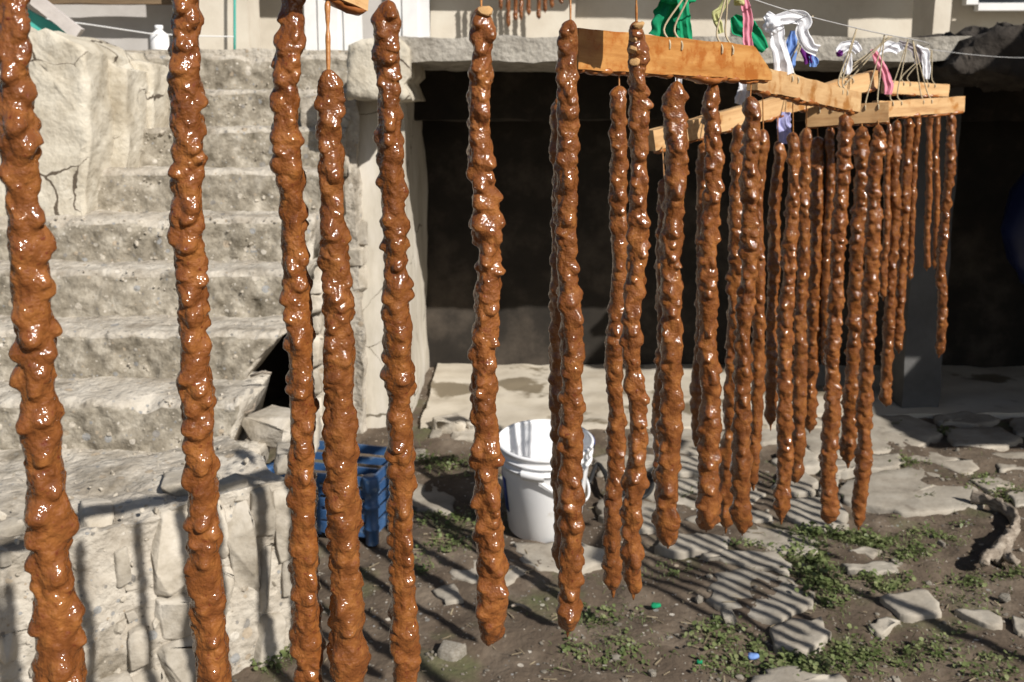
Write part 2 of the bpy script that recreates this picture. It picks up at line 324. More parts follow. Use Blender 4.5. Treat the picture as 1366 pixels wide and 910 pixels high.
FLAGS = [
 [(1118,650),(1160,632),(1245,622),(1300,652),(1318,668),(1290,681),(1250,686),(1210,687),(1160,677),(1128,668)],
 [(1085,562),(1125,556),(1210,556),(1252,568),(1255,580),(1225,598),(1190,603),(1160,609),(1085,606),(1066,588)],
 [(1150,613),(1195,607),(1206,618),(1195,625),(1155,630),(1100,633),(1098,618)],
 [(1204,603),(1240,607),(1300,617),(1305,628),(1285,635),(1255,622),(1212,614)],
 [(1005,566),(1060,562),(1078,575),(1060,590),(1015,592),(1000,580)],
 [(1045,598),(1078,598),(1096,612),(1090,626),(1050,628),(1028,614)],
 [(1040,632),(1075,632),(1090,644),(1086,659),(1052,664),(1030,652)],
 [(1050,669),(1120,670),(1133,690),(1130,704),(1100,712),(1060,702),(1038,686)],
 [(985,712),(1010,702),(1070,713),(1090,728),(1080,740),(1020,736),(985,726)],
 [(935,744),(955,738),(1040,740),(1056,756),(1048,768),(1000,760),(950,752)],
 [(960,766),(985,758),(1045,772),(1084,790),(1086,805),(1062,820),(1042,834),(990,822),(942,802)],
 [(1034,838),(1060,829),(1092,826),(1112,846),(1090,866),(1075,877),(1038,866)],
 [(1182,802),(1208,795),(1236,789),(1253,801),(1248,818),(1215,827),(1190,818)], [(1163,838),(1188,828),(1204,832),(1188,843),(1170,847)],
 [(1130,736),(1155,729),(1178,737),(1160,743)], [(1126,758),(1160,753),(1196,750),(1192,765),(1140,767)],
 [(1274,813),(1318,814),(1346,838),(1322,840),(1290,826)], [(1345,822),(1380,830),(1380,850),(1352,842)],
 [(855,578),(925,572),(985,580),(995,598),(930,606),(862,600)], [(850,607),(920,610),(990,604),(1000,626),(940,636),(855,630)],
 [(850,640),(905,640),(985,638),(1020,660),(990,676),(900,674),(852,662)], [(930,684),(985,682),(1030,690),(1000,702),(940,706),(915,694)],
 [(800,668),(845,668),(900,682),(900,704),(850,712),(800,694)],
 [(690,730),(760,724),(808,736),(812,752),(770,764),(720,762),(690,748)], [(612,752),(660,742),(700,762),(690,778),(640,784),(606,770)],
 [(538,652),(575,646),(606,664),(600,684),(560,682),(536,668)], [(640,640),(676,640),(672,664),(640,662)], [(880,716),(930,712),(975,722),(968,738),(920,742),(878,734)], [(1100,640),(1118,636),(1112,660),(1096,662)],
 [(580,790),(600,786),(622,800),(600,806)], [(790,610),(838,606),(842,632),(800,634)],
 [(1005,905),(1050,896),(1128,902),(1150,935),(1010,935)], [(1262,575),(1330,572),(1360,590),(1330,602),(1270,596)],
 [(1316,606),(1380,606),(1380,630),(1330,628)], [(1240,556),(1300,553),(1340,562),(1300,570),(1250,566)], [(1286,640),(1330,638),(1352,650),(1320,658)],
 [(1345,560),(1390,558),(1395,580),(1360,582)], [(1340,660),(1385,655),(1390,680),(1350,678)],
]
for k, pl in enumerate(FLAGS): flagstone(pl, k + 1,   .006 + .006 * ((k * 7) % 5) / 4 if k not in (13, 14, 15, 16, 17) else .005)

# ------------------------------------------------------------------ rubble stone shapes (shared meshes)
def stone_mesh(seed, sub=4, box=0.38):
    """chipped rock: hull of points thrown on a rounded box, edges bevelled"""
    R_ = random.Random(seed * 31 + 5); bm = bmesh.new()
    for _ in range(34):
        v = Vector((R_.gauss(0, 1), R_.gauss(0, 1), R_.gauss(0, 1))).normalized(); v = Vector([math.copysign(abs(c) ** box, c) for c in v])
        bm.verts.new(v * R_.uniform(.82, 1.0) * .5)
    r = bmesh.ops.convex_hull(bm, input=bm.verts[:]); bmesh.ops.delete(bm, geom=list({g for g in r['geom_interior'] + r['geom_unused'] if isinstance(g, bmesh.types.BMVert)}), context='VERTS')
    bmesh.ops.dissolve_limit(bm, angle_limit=math.radians(14), verts=bm.verts[:], edges=bm.edges[:])
    bmesh.ops.bevel(bm, geom=bm.edges[:], offset=.035, segments=2, affect='EDGES', profile=.6)
    bmesh.ops.triangulate(bm, faces=bm.faces[:])
    V = np.array([v.co[:] for v in bm.verts]); V /= (np.abs(V).max(0) * 2)
    for v, c in zip(bm.verts, V): v.co = Vector(c)
    return bm_mesh(bm, "stone")
STONES = [stone_mesh(s) for s in range(1, 15)]; 
rs = random.Random(4)
def put_stone(parent, c, size, rot=None, name="stone", m='stone'):
    me = rs.choice(STONES).copy(); V = np.zeros(len(me.vertices) * 3, np.float32); me.vertices.foreach_get("co", V); V = V.reshape(-1, 3) * np.array(size)
    sd_ = rs.randint(0, 999); V = V + vnoise(V * 40 + sd_, 3, sd_) * min(0.004, 0.05 * min(size)); me.vertices.foreach_set("co", V.astype(np.float32).ravel()); me.update()
    o = bpy.data.objects.new(name, me); COL.objects.link(o)
    if len(me.materials) == 0: me.materials.append(M[m])
    o.parent = parent; o.location = c
    o.rotation_euler = rot if rot else (rs.uniform(-.15, .15), rs.uniform(-.2, .2), rs.uniform(-.3, .3))
    return o
def face_stone(parent, x0, y0, x1, y1, Y, depth=0.10, yaw=0.0, roll=0.0, proud=0.0):
    a = P(x0, y0, Y); b = P(x1, y1, Y); c = (a + b) / 2
    return put_stone(parent, (c.x, Y + depth / 2 - proud, c.z), (abs(b.x - a.x), depth, abs(b.z - a.z)), (rs.uniform(-.08, .08), roll, yaw))

# ------------------------------------------------------------------ stairs
stairs = thing("staircase", "worn concrete stairs with broken edges climbing to the terrace", "stairs", P(200, 640, 2.5))
SY = [4.20 - 0.22 * k for k in range(10)]; SZ = [1.60 - 0.155 * k for k in range(10)]
R_END = [478, 474, 470, 446, 418, 404, 374, 318, 300, 292]
def step_mesh(k):
    x0, x1 = -3.6, PX(R_END[k], SY[k]); yf, yb = SY[k], SY[k] + 0.30; zt, zb = SZ[k], SZ[k] - (0.19 if k < 8 else 0.3)
    step = 0.016; nx = int((x1 + 2.3) / step)
    xs = np.concatenate([[-3.6, -3.0, -2.6], np.linspace(-2.3, x1, nx)])
    prof = []
    for z in np.linspace(zb, zt - 0.02, 12): prof.append((yf, z))
    prof += [(yf + 0.004, zt - 0.009), (yf + 0.016, zt - 0.001)]
    for y in np.linspace(yf + 0.03, yb, 16): prof.append((y, zt))
    prof = np.array(prof); n = len(prof); nx = len(xs)
    V = np.zeros((nx, n + 2, 3)); V[:, :n, 0] = xs[:, None]; V[:, :n, 1:] = prof[None]
    V[:, n] = np.stack([xs, np.full(nx, yb), np.full(nx, zb)], -1); V[:, n + 1] = np.stack([xs, np.full(nx, yf), np.full(nx, zb)], -1)
    q = V.reshape(-1, 3); d = vnoise(q * np.array([5, 9, 9]) + k * 5.3, 4, k) * np.array([0.004, 0.012, 0.006]) + vnoise(q * 32 + k, 3, k + 9) * np.array([0.003, 0.009, 0.0045])
    # worn nosing: bites out of the edge
    bite = np.clip(fbm(np.stack([q[:, 0] * 7, 0 * q[:, 0], 0 * q[:, 0] + k * 3.7], -1), 3, 31) - 0.25, 0, 1)
    edge = np.exp(-((q[:, 1] - yf) / 0.035) ** 2 - ((q[:, 2] - zt) / 0.04) ** 2); d[:, 2] -= bite * edge * 0.035; d[:, 1] += bite * edge * 0.03
    end = np.clip((q[:, 0] - (x1 - 0.15)) / 0.15, 0, 1); d[:, 0] += end * (0.022 * fbm(q * 14 + 3 * k, 3, 71))
    if 5 <= k <= 8:
        wgt = np.clip((q[:, 0] - (x1 - 0.45)) / 0.45, 0, 1); d[:, 0] += wgt * np.clip((zt - q[:, 2]) / 0.155, 0, 1.2) * (PX(R_END[k + 1], SY[k]) - x1)
    V = (q + d).reshape(nx, n + 2, 3); N = n + 2
    faces = grid_faces(nx, N, True); Vf = V.reshape(-1, 3)
    cap = [((nx - 1) * N + j, (nx - 1) * N + j + 1) for j in range(N)]
    ci = len(Vf); Vf = np.vstack([Vf, V[-1].mean(0)]); tri = np.array([((nx - 1) * N + j, (nx - 1) * N + (j + 1) % N, ci) for j in range(N)])
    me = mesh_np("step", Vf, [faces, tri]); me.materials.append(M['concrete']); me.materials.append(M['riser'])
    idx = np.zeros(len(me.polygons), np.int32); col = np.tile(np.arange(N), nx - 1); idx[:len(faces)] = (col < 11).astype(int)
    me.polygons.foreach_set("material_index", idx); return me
for k in range(9):
    obj("step", step_mesh(k), None, stairs).location = -Vector(stairs.location)

# coarse grit standing out of the worn concrete
def grit(parent, pts, sizes, name="embedded_grit"):
    R_ = np.random.default_rng(len(pts)); bm = bmesh.new(); bmesh.ops.create_icosphere(bm, subdivisions=1, radius=.5); sv_ = np.array([v.co[:] for v in bm.verts]); sf_ = np.array([[v.index for v in f.verts] for f in bm.faces]); bm.free()
    n = len(pts); q = sv_[None] * (np.asarray(sizes)[:, None, None] * R_.uniform(.6, 1.3, (n, 1, 3))) * (1 + .22 * R_.normal(size=(n, len(sv_), 1))); a = R_.uniform(0, 6.28, n); ca, sa = np.cos(a), np.sin(a)
    q = np.stack([q[..., 0] * ca[:, None] - q[..., 2] * sa[:, None], q[..., 1], q[..., 0] * sa[:, None] + q[..., 2] * ca[:, None]], -1) + np.asarray(pts)[:, None, :]
    return obj(name, mesh_np(name, q.reshape(-1, 3), (sf_[None] + np.arange(n)[:, None, None] * len(sv_)).reshape(-1, 3), False), M['aggregate'], parent, kind="stuff")
rg = np.random.default_rng(12); gp_ = []; gs_ = []
for k in range(9):
    x1 = PX(R_END[k], SY[k]) - .06
    for _ in range(330):
        x = rg.uniform(-2.2, x1); sz = min(.022, rg.lognormal(-4.95, .45))
        if rg.uniform() < .6: gp_.append((x, SY[k] + rg.normal() * .004 + .006, SZ[k] - rg.uniform(.0, .15)))
        else: gp_.append((x, SY[k] + rg.uniform(.01, .22), SZ[k] - .004 + rg.normal() * .002))
        gs_.append(sz)
grit(stairs, np.array(gp_) - np.array(stairs.location), gs_)
parapet = thing("parapet_wall", "cracked plastered parapet wall with broken end beside the stairs", "wall", P(120, 280, 3.4))
for kk, (Yp, pl) in enumerate(((3.40, [(-330, 20), (36, 45), (62, 40), (100, 58), (112, 70), (118, 150), (116, 240), (110, 292), (-330, 330)]),
                               (3.60, [(-200, 40), (96, 58), (128, 62), (150, 88), (166, 90), (168, 180), (166, 240), (90, 244), (-200, 244)]),
                               (3.81, [(-200, 60), (140, 80), (178, 82), (200, 85), (204, 122), (201, 186), (-200, 190)]))):
    pts = [P(x, y, Yp) for x, y in pl]
    o = rough_prism("wall_body", [(p.x, p.z) for p in pts], Yp, Yp + .45, 0.028, 0.010, 11, M['plaster'], parapet, 3 + kk); o.location = -Vector(parapet.location)

# rubble fill at the open side of the stairs
rub = thing("rubble_pier", "rubble stone pier with crumbling mortar between the stairs and the cellar", "wall", P(450, 600, 3.75))
rl = Vector(rub.location)
rough_box("mortar", (PX(414, 3.8), 3.80, -0.05), (PX(481, 3.8), 4.3, 1.42), 0.03, 0.016, 8, M['concrete'], rub, 8).location = -rl
yy = 596
while yy > 150:
    hh = rs.uniform(26, 46); x = 446 + rs.uniform(-3, 3)
    while x < 468:
        wd = rs.uniform(16, 26); s = face_stone(rub, x, yy - hh, x + wd, yy, 3.80, 0.10, rs.uniform(-.15, .15), rs.uniform(-.1, .1), rs.uniform(.0, .012)); s.location -= rl; x += wd
    if yy > 330:
        s = face_stone(rub, 400 + rs.uniform(0, 5), yy - hh, 428, yy, 3.72, 0.16, rs.uniform(-.2, .2)); s.location -= rl
    yy -= hh - 1
for b in [(318, 562, 398, 606, 2.72, 0.20), (308, 598, 350, 640, 2.66, 0.14), (338, 608, 398, 640, 2.52, 0.16), (286, 612, 322, 648, 2.55, .14), (380, 560, 420, 610, 2.9, .2)]:
    s = face_stone(rub, *b[:4], b[4], b[5], rs.uniform(-.3, .3)); s.location -= rl
# bent iron bars sticking out of the broken stairs
for pix in ([(334, 502), (350, 496), (362, 498)], [(312, 552), (330, 550), (338, 546), (340, 538)]):
    A = [P(x, y, 2.75) for x, y in pix]; V, Fc = sweep([a[:] for a in A], 0.004, 6)
    obj("iron_bar", mesh_np("iron_bar", V - np.array(stairs.location), Fc), M['driftwood'], stairs)

# ------------------------------------------------------------------ low rubble wall in front of the stairs
A0 = G(395, 862); B0 = G(0, 1010)
low = thing("low_stone_wall", "low rubble and mortar wall with pebbles at the foot of the stairs", "wall", (A0.x, A0.y, 0))
wd_ = (B0 - A0); wd_.z = 0; wdn = wd_.normalized(); nrm = Vector((wdn.y, -wdn.x, 0));
if nrm.y > 0: nrm = -nrm
yaw = math.atan2(-wdn.y, -wdn.x)
low.rotation_euler = (0, 0, yaw)      # local +x runs towards the wall's right end, local -y faces the viewer
LH = 0.47
rough_box("mortar_core", (-1.9, 0.0, -0.06), (0.0, 0.42, LH - 0.02), 0.011, 0.015, 9, M['concrete'], low, 12, 6)
def low_stone(x0, x1, z0, z1, proud=0.03, depth=0.12, roll=0.0, top=False):
    put_stone(low, ((x0 + x1) / 2, depth / 2 - proud, (z0 + z1) / 2), (x1 - x0, depth, z1 - z0), (rs.uniform(-.1, .1), roll, rs.uniform(-.15, .15)))
for x0, x1, rows in [(-.045, .012, (-.04, .13, .25, .45)), (-.105, -.045, (-.04, .12, .31, .46)), (-.165, -.105, (-.05, .17, .45)), (-.25, -.165, (-.04, .10, .29, .45)), (-.335, -.25, (-.05, .14, .24, .44)), (-.43, -.335, (-.05, .09, .20))]:
    for z0, z1 in zip(rows[:-1], rows[1:]):
        low_stone(x0 - rs.uniform(0, .012), x1 + rs.uniform(0, .012), z0 - rs.uniform(-.006, .008), z1 + rs.uniform(-.006, .008), rs.uniform(.020, .036), .14, rs.uniform(-.16, .16))
low_stone(-.58, -.40, -.05, .10, .06, .2); low_stone(-.84, -.57, -.06, .11, .07, .2, .05); low_stone(-1.15, -.83, -.05, .09, .06, .2)
low_stone(-.56, -.47, .12, .20, .02); low_stone(-.70, -.60, .20, .27, .015); low_stone(-.45, -.37, .30, .40, .02); low_stone(-.95, -.84, .13, .22, .02)
for k in range(16):
    x = -1.6 + k * 0.098 + rs.uniform(-.02, .02); sx = rs.uniform(.06, .14)
    put_stone(low, (x, rs.uniform(.03, .16), LH - 0.03 + rs.uniform(-.012, .012)), (sx, rs.uniform(.08, .15), rs.uniform(.05, .08)))
for k in range(26):
    put_stone(low, (rs.uniform(-1.5, -.35), rs.uniform(.0, .02), rs.uniform(.1, .44)), [rs.uniform(.015, .045) for _ in range(3)])

gp_ = [(rg.uniform(-1.7, -.02), rg.normal() * .006 + .006, rg.uniform(.02, .44)) for _ in range(500)] + [(rg.uniform(-1.7, -.02), rg.uniform(0, .4), LH - .018 + rg.normal() * .006) for _ in range(300)]
grit(low, np.array(gp_), [min(.034, rg.lognormal(-4.7, .5)) for _ in gp_])
# ------------------------------------------------------------------ the house: cellar below, terrace and upper storey
house = thing("house", "old plastered house with a dark open cellar under its concrete terrace", "house", (0.8, 5.0, 0))
HL = Vector(house.location)
def hpart(o): o.location = Vector(o.location) - HL; return o
WY = 3.88; SF = 3.60; zs0, zs1 = PZ(82, SF), PZ(49, SF)
xl0, xl1 = PX(478, WY), PX(541, WY)
hpart(rough_box("cellar_side_wall", (xl0, WY, -0.1), (xl1, 4.95, zs0 + .02), 0.05, 0.012, 4, M['pillar_plaster'], house, 21))
hpart(rough_box("terrace_slab", (PX(530, SF), SF, zs0), (4.7, 7.2, zs1), 0.025, 0.008, 9, M['slab'], house, 22))
hpart(rough_box("terrace_slab", (-4.2, 4.22, zs1 - .10), (PX(528, SF), 7.2, zs1 - 0.006), 0.04, 0.010, 6, M['concrete'], house, 27))
pts = [P(x, y, 3.54) for x, y in [(466, 60), (480, 52), (528, 50), (546, 66), (547, 100), (538, 110), (546, 132), (520, 134), (462, 130), (462, 108)]]
hpart(rough_prism("corbel", [(p.x, p.z) for p in pts], 3.54, 4.10, 0.03, 0.010, 12, M['plaster'], house, 24))
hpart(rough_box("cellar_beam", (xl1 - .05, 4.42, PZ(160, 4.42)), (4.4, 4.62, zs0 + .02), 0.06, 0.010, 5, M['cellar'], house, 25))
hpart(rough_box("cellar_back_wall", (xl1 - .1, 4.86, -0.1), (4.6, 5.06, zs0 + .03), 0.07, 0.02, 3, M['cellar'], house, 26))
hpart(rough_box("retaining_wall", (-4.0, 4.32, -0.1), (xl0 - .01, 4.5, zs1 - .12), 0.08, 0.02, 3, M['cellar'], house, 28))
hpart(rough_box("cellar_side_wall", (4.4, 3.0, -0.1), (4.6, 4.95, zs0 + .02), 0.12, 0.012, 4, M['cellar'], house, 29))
# cellar floor, a thin concrete sheet raised above the yard
cf = rough_box("cellar_floor", (PX(560, 3.95), 3.86, -0.06), (1.35, 4.88, 0.020), 0.03, 0.006, 8, M['floor'], house, 30); hpart(cf)
hpart(rough_box("cellar_floor", (1.33, 4.05, -0.06), (4.4, 4.87, 0.012), 0.05, 0.006, 8, M['floor'], house, 33))
for b in [(572, 562, 622, 588, 3.80), (616, 566, 650, 588, 3.82), (562, 580, 600, 594, 3.74), (600, 584, 640, 596, 3.72)]:
    s = face_stone(house, *b, 0.14, rs.uniform(-.2, .2)); s.location -= HL
# right pillar
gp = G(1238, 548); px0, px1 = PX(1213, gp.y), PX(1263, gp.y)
hpart(rough_box("cellar_pillar", (px0, gp.y, -0.05), (px1, gp.y + .22, zs0 + .02), 0.04, 0.006, 5, M['shaded_pillar'], house, 31))
# unseen terrace overhang, blocks shaped to throw shade on pillar and yard
for k, (a, b) in enumerate((((3.12, 2.05), (5.0, 3.72)), ((2.62, 2.85), (3.25, 3.70)), ((2.3, 3.25), (2.75, 3.69)))):
    hpart(rough_box("unseen_shade_overhang", (*a, zs0 + .004 * k), (*b, zs1 - .004 * k), 0.05, 0.04, 3, M['concrete'], house, 32 + 3 * k))
pts = [P(x, y, 3.50) for x, y in [(1262, 84), (1285, 70), (1305, 58), (1330, 42), (1352, 36), (1390, 34), (1460, 30), (1460, 110), (1380, 104), (1300, 100), (1268, 98)]]
hpart(rough_prism("earth_heap", [(p.x, p.z) for p in pts], 3.50, 4.3, 0.03, 0.035, 9, M['mound'], house, 34))
hpart(rough_box('added_shade_roof', (2.6, 2.3, 2.40), (4.8, 3.7, 2.48), 0.15, 0.01, 3, M['dark_wood'], house, 36))  # added roof out of view, placed to shade the heap, bundle and pillar
# upper storey
UY = 6.3
def ubox(name, x0, x1, y0, y1, Y, d, m, seed, amp=0.004, step=0.08):
    a = P(x0, y1, Y); b = P(x1, y0, Y)
    return hpart(rough_box(name, (a.x, Y, a.z), (b.x, Y + d, b.z), step, amp, 6, M[m], house, seed))
zt = zs1 - 0.02
hpart(rough_box("upper_wall", (-5.2, UY, zt), (5.4, UY + .25, 4.2), 0.12, 0.008, 3, M['cream'], house, 41))
ubox("pilaster", 248, 312, -400, 76, 5.7, 0.25, 'cream', 42)
ubox("pilaster", 1243, 1300, -400, 64, 5.6, 0.3, 'cream', 43)
ubox("grey_panel", 74, 240, -400, 74, 6.15, 0.12, 'grey_paint', 44)
ubox("grey_panel", 575, 772, -400, 66, 6.22, 0.06, 'cream', 45)
for k, (x0, x1) in enumerate([(408, 424), (426, 441), (443, 458), (460, 474), (520, 536), (538, 552), (554, 568)]):
    ubox("white_board", x0, x1, -300, 80, 6.10 - 0.012 * (k % 2), 0.03, 'white_paint', 46 + k, 0.002)
ubox("door_panel", 476, 518, -300, 78, 6.16, 0.05, 'grey_paint', 55)
# window at the right
wf = ubox("window", 1304, 1440, -300, 12, 6.2, 0.06, 'glass', 57, 0.0)
for b in [(1304, 1440, 4, 14), (1304, 1312, -300, 6)]:
    a = P(b[0], b[3], 6.15); c = P(b[1], b[2], 6.15)
    o = rough_box("frame", (a.x, 6.14, a.z), (c.x, 6.2, c.z), 0.1, 0.001, 5, M['white_paint'], wf, 58); o.location = (0, 0, 0)
# eave and beam over the terrace
hpart(rough_box("eave", (-5.4, 5.50, 2.72), (5.6, 6.6, 2.84), 0.2, 0.006, 3, M['dark_wood'], house, 60))
ubox("rail_beam", 40, 240, -12, 5, 5.95, 0.06, 'dark_wood', 61)
ubox("railing_board", 1075, 1180, -60, -40, 5.9, 0.03, 'dark_wood', 62)
ubox("railing_board", 1120, 1240, -120, -100, 5.85, 0.03, 'dark_wood', 63)

# things on the terrace
def lathe(prof, seg=40):
    prof = np.array(prof, float); th = np.linspace(0, 2 * np.pi, seg, endpoint=False)
    V = np.stack([prof[:, 0, None] * np.cos(th), prof[:, 0, None] * np.sin(th), np.repeat(prof[:, 1, None], seg, 1)], -1).reshape(-1, 3)
    return V, [grid_faces(len(prof), seg, True)]
pc = P(214, 72, 5.3); jug = thing("plastic_canister", "white plastic canister standing on the terrace beside the pilaster", "canister", (pc.x, pc.y, zs1 - .006))
V, Fc = lathe([(0, 0), (.045, 0), (.05, .008), (.05, .13), (.045, .15), (.02, .17), (.018, .175)]); obj("body", mesh_np("body", V, Fc), M['white_plastic'], jug)
V, Fc = lathe([(.018, .175), (.022, .176), (.022, .198), (.0, .2)]); obj("cap", mesh_np("cap", V, Fc), M['white_plastic'], jug)
def plank(name, a, b, wdt, th, m, parent=None, seg=12, amp=0.001, seed=0, up=(0, 0, 1)):
    a = Vector(a); b = Vector(b); x = (b - a).normalized(); z = Vector(up); z = (z - x * z.dot(x)).normalized(); y = z.cross(x); Ln = (b - a).length
    o = rough_box(name, (-Ln / 2, -th / 2, -wdt / 2), (Ln / 2, th / 2, wdt / 2), max(0.008, Ln / 60), amp, 25, M[m], parent, seed)
    o.matrix_world = Matrix.Translation((a + b) / 2) @ Matrix((x, y, z)).transposed().to_4x4(); return o
o = plank("leaning_sheet", P(20, -22, 3.9), P(106, 46, 3.9), .05, .03, 'slate', None, seed=5); tag(o, "grey sheet leaning on top of the parapet above the teal sheet", "sheet")
o = plank("leaning_sheet", P(10, 8, 3.95), P(92, 52, 3.95), .055, .03, 'teal', None, seed=6); tag(o, "teal green sheet tucked behind the top of the parapet", "sheet")
V, Fc = sweep([P(313, y, 5.6)[:] for y in (-60, 0, 40, 74)], 0.008, 8); tag(obj("green_pipe", mesh_np("green_pipe", V, Fc), M['teal']), "thin green pipe running down beside the plastered pilaster", "pipe")
A = np.array([P(x, y, Yq)[:] for x, y, Yq in [(-120, 14, 4.0), (36, 22, 4.2), (120, 33, 4.8), (200, 45, 5.2), (260, 48, 5.5), (312, 49, 5.58)]])
V, Fc = sweep(A, 0.0035, 6); tag(obj("clothes_line", mesh_np("clothes_line", V, Fc), M['white_paint']), "white clothes line stretched above the parapet to the pilaster", "line")

# ------------------------------------------------------------------ bucket
gb = G(726, 703); bucket = thing("plastic_bucket", "white plastic bucket without lid standing on the yard", "bucket", (gb.x, gb.y, 0.004))
k_ = gb.y / F * 1.03; rt = 63.5 * k_; rb = 49 * k_; bh = 0.312
bucket.rotation_euler = (math.radians(5.0), 0, math.radians(0))
prof = [(0, 0), (rb - .006, 0), (rb, .006), (rb + (rt - rb) * .72, bh * .74), (rt - .006, bh * .80), (rt + .001, bh * .80), (rt + .001, bh * .815), (rt - .005, bh * .82), (rt - .004, bh * .88), (rt + .003, bh * .88), (rt + .003, bh * .90), (rt - .002, bh * .905),
        (rt - .001, bh * .96), (rt + .004, bh * .965), (rt + .005, bh * .99), (rt + .002, bh), (rt - .004, bh), (rt - .006, bh * .97), (rb - .002, .012), (rb - .008, .006), (0, .006)]
V, Fc = lathe(prof, 64); obj("bucket_body", mesh_np("bucket_body", V, Fc), M['white_plastic'], bucket)
def curved_patch(r0, r1, z0, z1, a0, a1, th=.0015, n=16):
    V = []; 
    for a in np.linspace(a0, a1, n):
        for (r, z) in ((r0, z0), (r1, z1), (r1 + th, z1), (r0 + th, z0)): V.append((r * math.cos(a), r * math.sin(a), z))
    return np.array(V), [grid_faces(n, 4, True)]
def rad_at(z): return rb + (rt - rb) * (.72 * z / (bh * .74))
V, Fc = curved_patch(rad_at(.08) + .0005, rad_at(.20) + .0005, .08, .20, math.radians(178), math.radians(205)); obj("printed_label", mesh_np("printed_label", V, Fc), M['label_blue'], bucket)
V, Fc = curved_patch(rt + .004, rt + .005, bh * .93, bh * .985, math.radians(-12), math.radians(60), .003); obj("rim_band", mesh_np("rim_band", V, Fc), M['label_blue'], bucket)
for ang in (-106, 76):
    V, Fc = curved_patch(rt - .002, rt + .002, bh * .77, bh * .86, math.radians(ang - 13), math.radians(ang + 13), .012, 10); obj("handle_lug", mesh_np("handle_lug", V, Fc), M['white_plastic'], bucket)
hp = []
for t in np.linspace(math.radians(-106), math.radians(76), 30):
    z = bh * .82 - .13 * math.sin((t - math.radians(-106)) / math.radians(182) * math.pi); r_ = rb + (rt - rb) * z / bh + .013; hp.append((r_ * math.cos(t), r_ * math.sin(t), z))
V, Fc = sweep(hp, .006, 8, flat=(1, .6)); obj("handle", mesh_np("handle", V, Fc), M['white_plastic'], bucket)

# ------------------------------------------------------------------ crate
gc = G(497, 727); crate = thing("plastic_crate", "blue slatted plastic crate behind the low stone wall", "crate", (gc.x, gc.y, 0.003)); crate.rotation_euler = (0, 0, math.radians(-14))
CW, CD, CHh = 0.36, 0.26, 0.225
def cbox(name, lo, hi, parent=crate): return rough_box(name, lo, hi, 0.05, 0.0006, 20, M['blue_plastic'], parent, 3)
for cx in (-CW, 0):
    for cy in (0, CD):
        for a, b, r in ((0, .145, .021), (.145, .16, .027), (.16, .215, .024), (.215, CHh, .028)):
            pass
        V, Fc = lathe([(0, 0), (.019, 0), (.021, .004), (.021, .05), (.024, .052), (.024, .058), (.021, .06), (.021, .12), (.027, .124), (.027, .134), (.022, .137), (.022, .175), (.027, .178), (.027, CHh - .004), (.026, CHh), (0, CHh)], 14)
        o = obj("corner_post", mesh_np("corner_post", V, Fc), M['blue_plastic'], crate, (cx, cy, 0))
for z0, z1 in ((.025, .06), (.075, .10), (.115, .14), (.155, .18), (.192, .222)):
    for cy in (-.010, CD + .002): cbox("slat", (-CW + .018, cy, z0), (-.018, cy + .008, z1))
    for cx in (-CW - .008, .002): cbox("slat", (cx, .018, z0), (cx + .008, CD - .018, z1))
for i in range(6): cbox("base_slat", (-CW + .02 + i * .056, .01, .012), (-CW + .055 + i * .056, CD - .01, .022))
for i in range(3): cbox("rib", (-CW + .09 + i * .09, -.014, .02), (-CW + .10 + i * .09, -.0105, .22))

# ------------------------------------------------------------------ black hose, root, loose rocks, scraps
A = [G(x, y)[:2] + (.016,) for x, y in [(792, 690), (800, 660), (808, 640), (822, 650), (838, 662), (852, 662), (864, 655), (862, 645), (848, 644), (838, 652), (842, 664), (868, 672)]] if False else None
hp = []
for x, y, z in [(786, 652, .02), (796, 640, .06), (806, 648, .05), (818, 668, .02), (836, 664, .02), (852, 648, .022), (864, 645, .024), (870, 655, .022), (862, 668, .02), (846, 670, .02), (820, 662, .03), (806, 640, .035)]:
    hp.append((*G(x, y)[:2], z))
hp = np.array(hp); tt = np.linspace(0, len(hp) - 1, 70)
def spline(pts, n):
    pts = np.asarray(pts, float); t = np.linspace(0, len(pts) - 1.0001, n); i = t.astype(int); f = (t - i)[:, None]
    p = lambda k: pts[np.clip(k, 0, len(pts) - 1)]
    a, b, c, d = p(i - 1), p(i), p(i + 1), p(i + 2)
    return 0.5 * (2 * b + (c - a) * f + (2 * a - 5 * b + 4 * c - d) * f ** 2 + (3 * b - a - 3 * c + d) * f ** 3)
V, Fc = sweep(spline(hp, 80), .008, 8); tag(obj("rubber_hose", mesh_np("rubber_hose", V, Fc), M['rubber']), "black rubber hose coiled on the ground beside the white bucket", "hose")
for name, pix, r0, r1, z in [("tree_root", [(1298, 674), (1318, 680), (1340, 690), (1352, 704), (1350, 722), (1338, 738), (1326, 752)], .020, .030, .028)]:
    A = spline([(*G(x, y)[:2], z) for x, y in pix], 46); rr = np.linspace(r0, r1, 46) * (1 + .25 * noise(A * 25))
    V, Fc = sweep(A, rr, 16, flat=(1, .55)); V = V + vnoise(V * 40, 3, 2) * .008
    B = spline([(*G(x, y)[:2], z + .005) for x, y in [(1340, 735), (1330, 748), (1316, 756), (1312, 766)]], 20); V2, F2 = sweep(B, np.linspace(.02, .012, 20), 12); V2 = V2 + vnoise(V2 * 50, 3, 5) * .007
    C = spline([(*G(x, y)[:2], z) for x, y in [(1336, 742), (1346, 756), (1356, 762)]], 14); V3, F3 = sweep(C, np.linspace(.02, .010, 14), 12); V3 = V3 + vnoise(V3 * 50, 3, 8) * .006
    V, Fc = join([(V, Fc), (V2, F2), (V3, F3)])
    tag(obj(name, mesh_np(name, V, Fc), M['driftwood']), "pale twisted piece of weathered root lying on bare soil", "root")
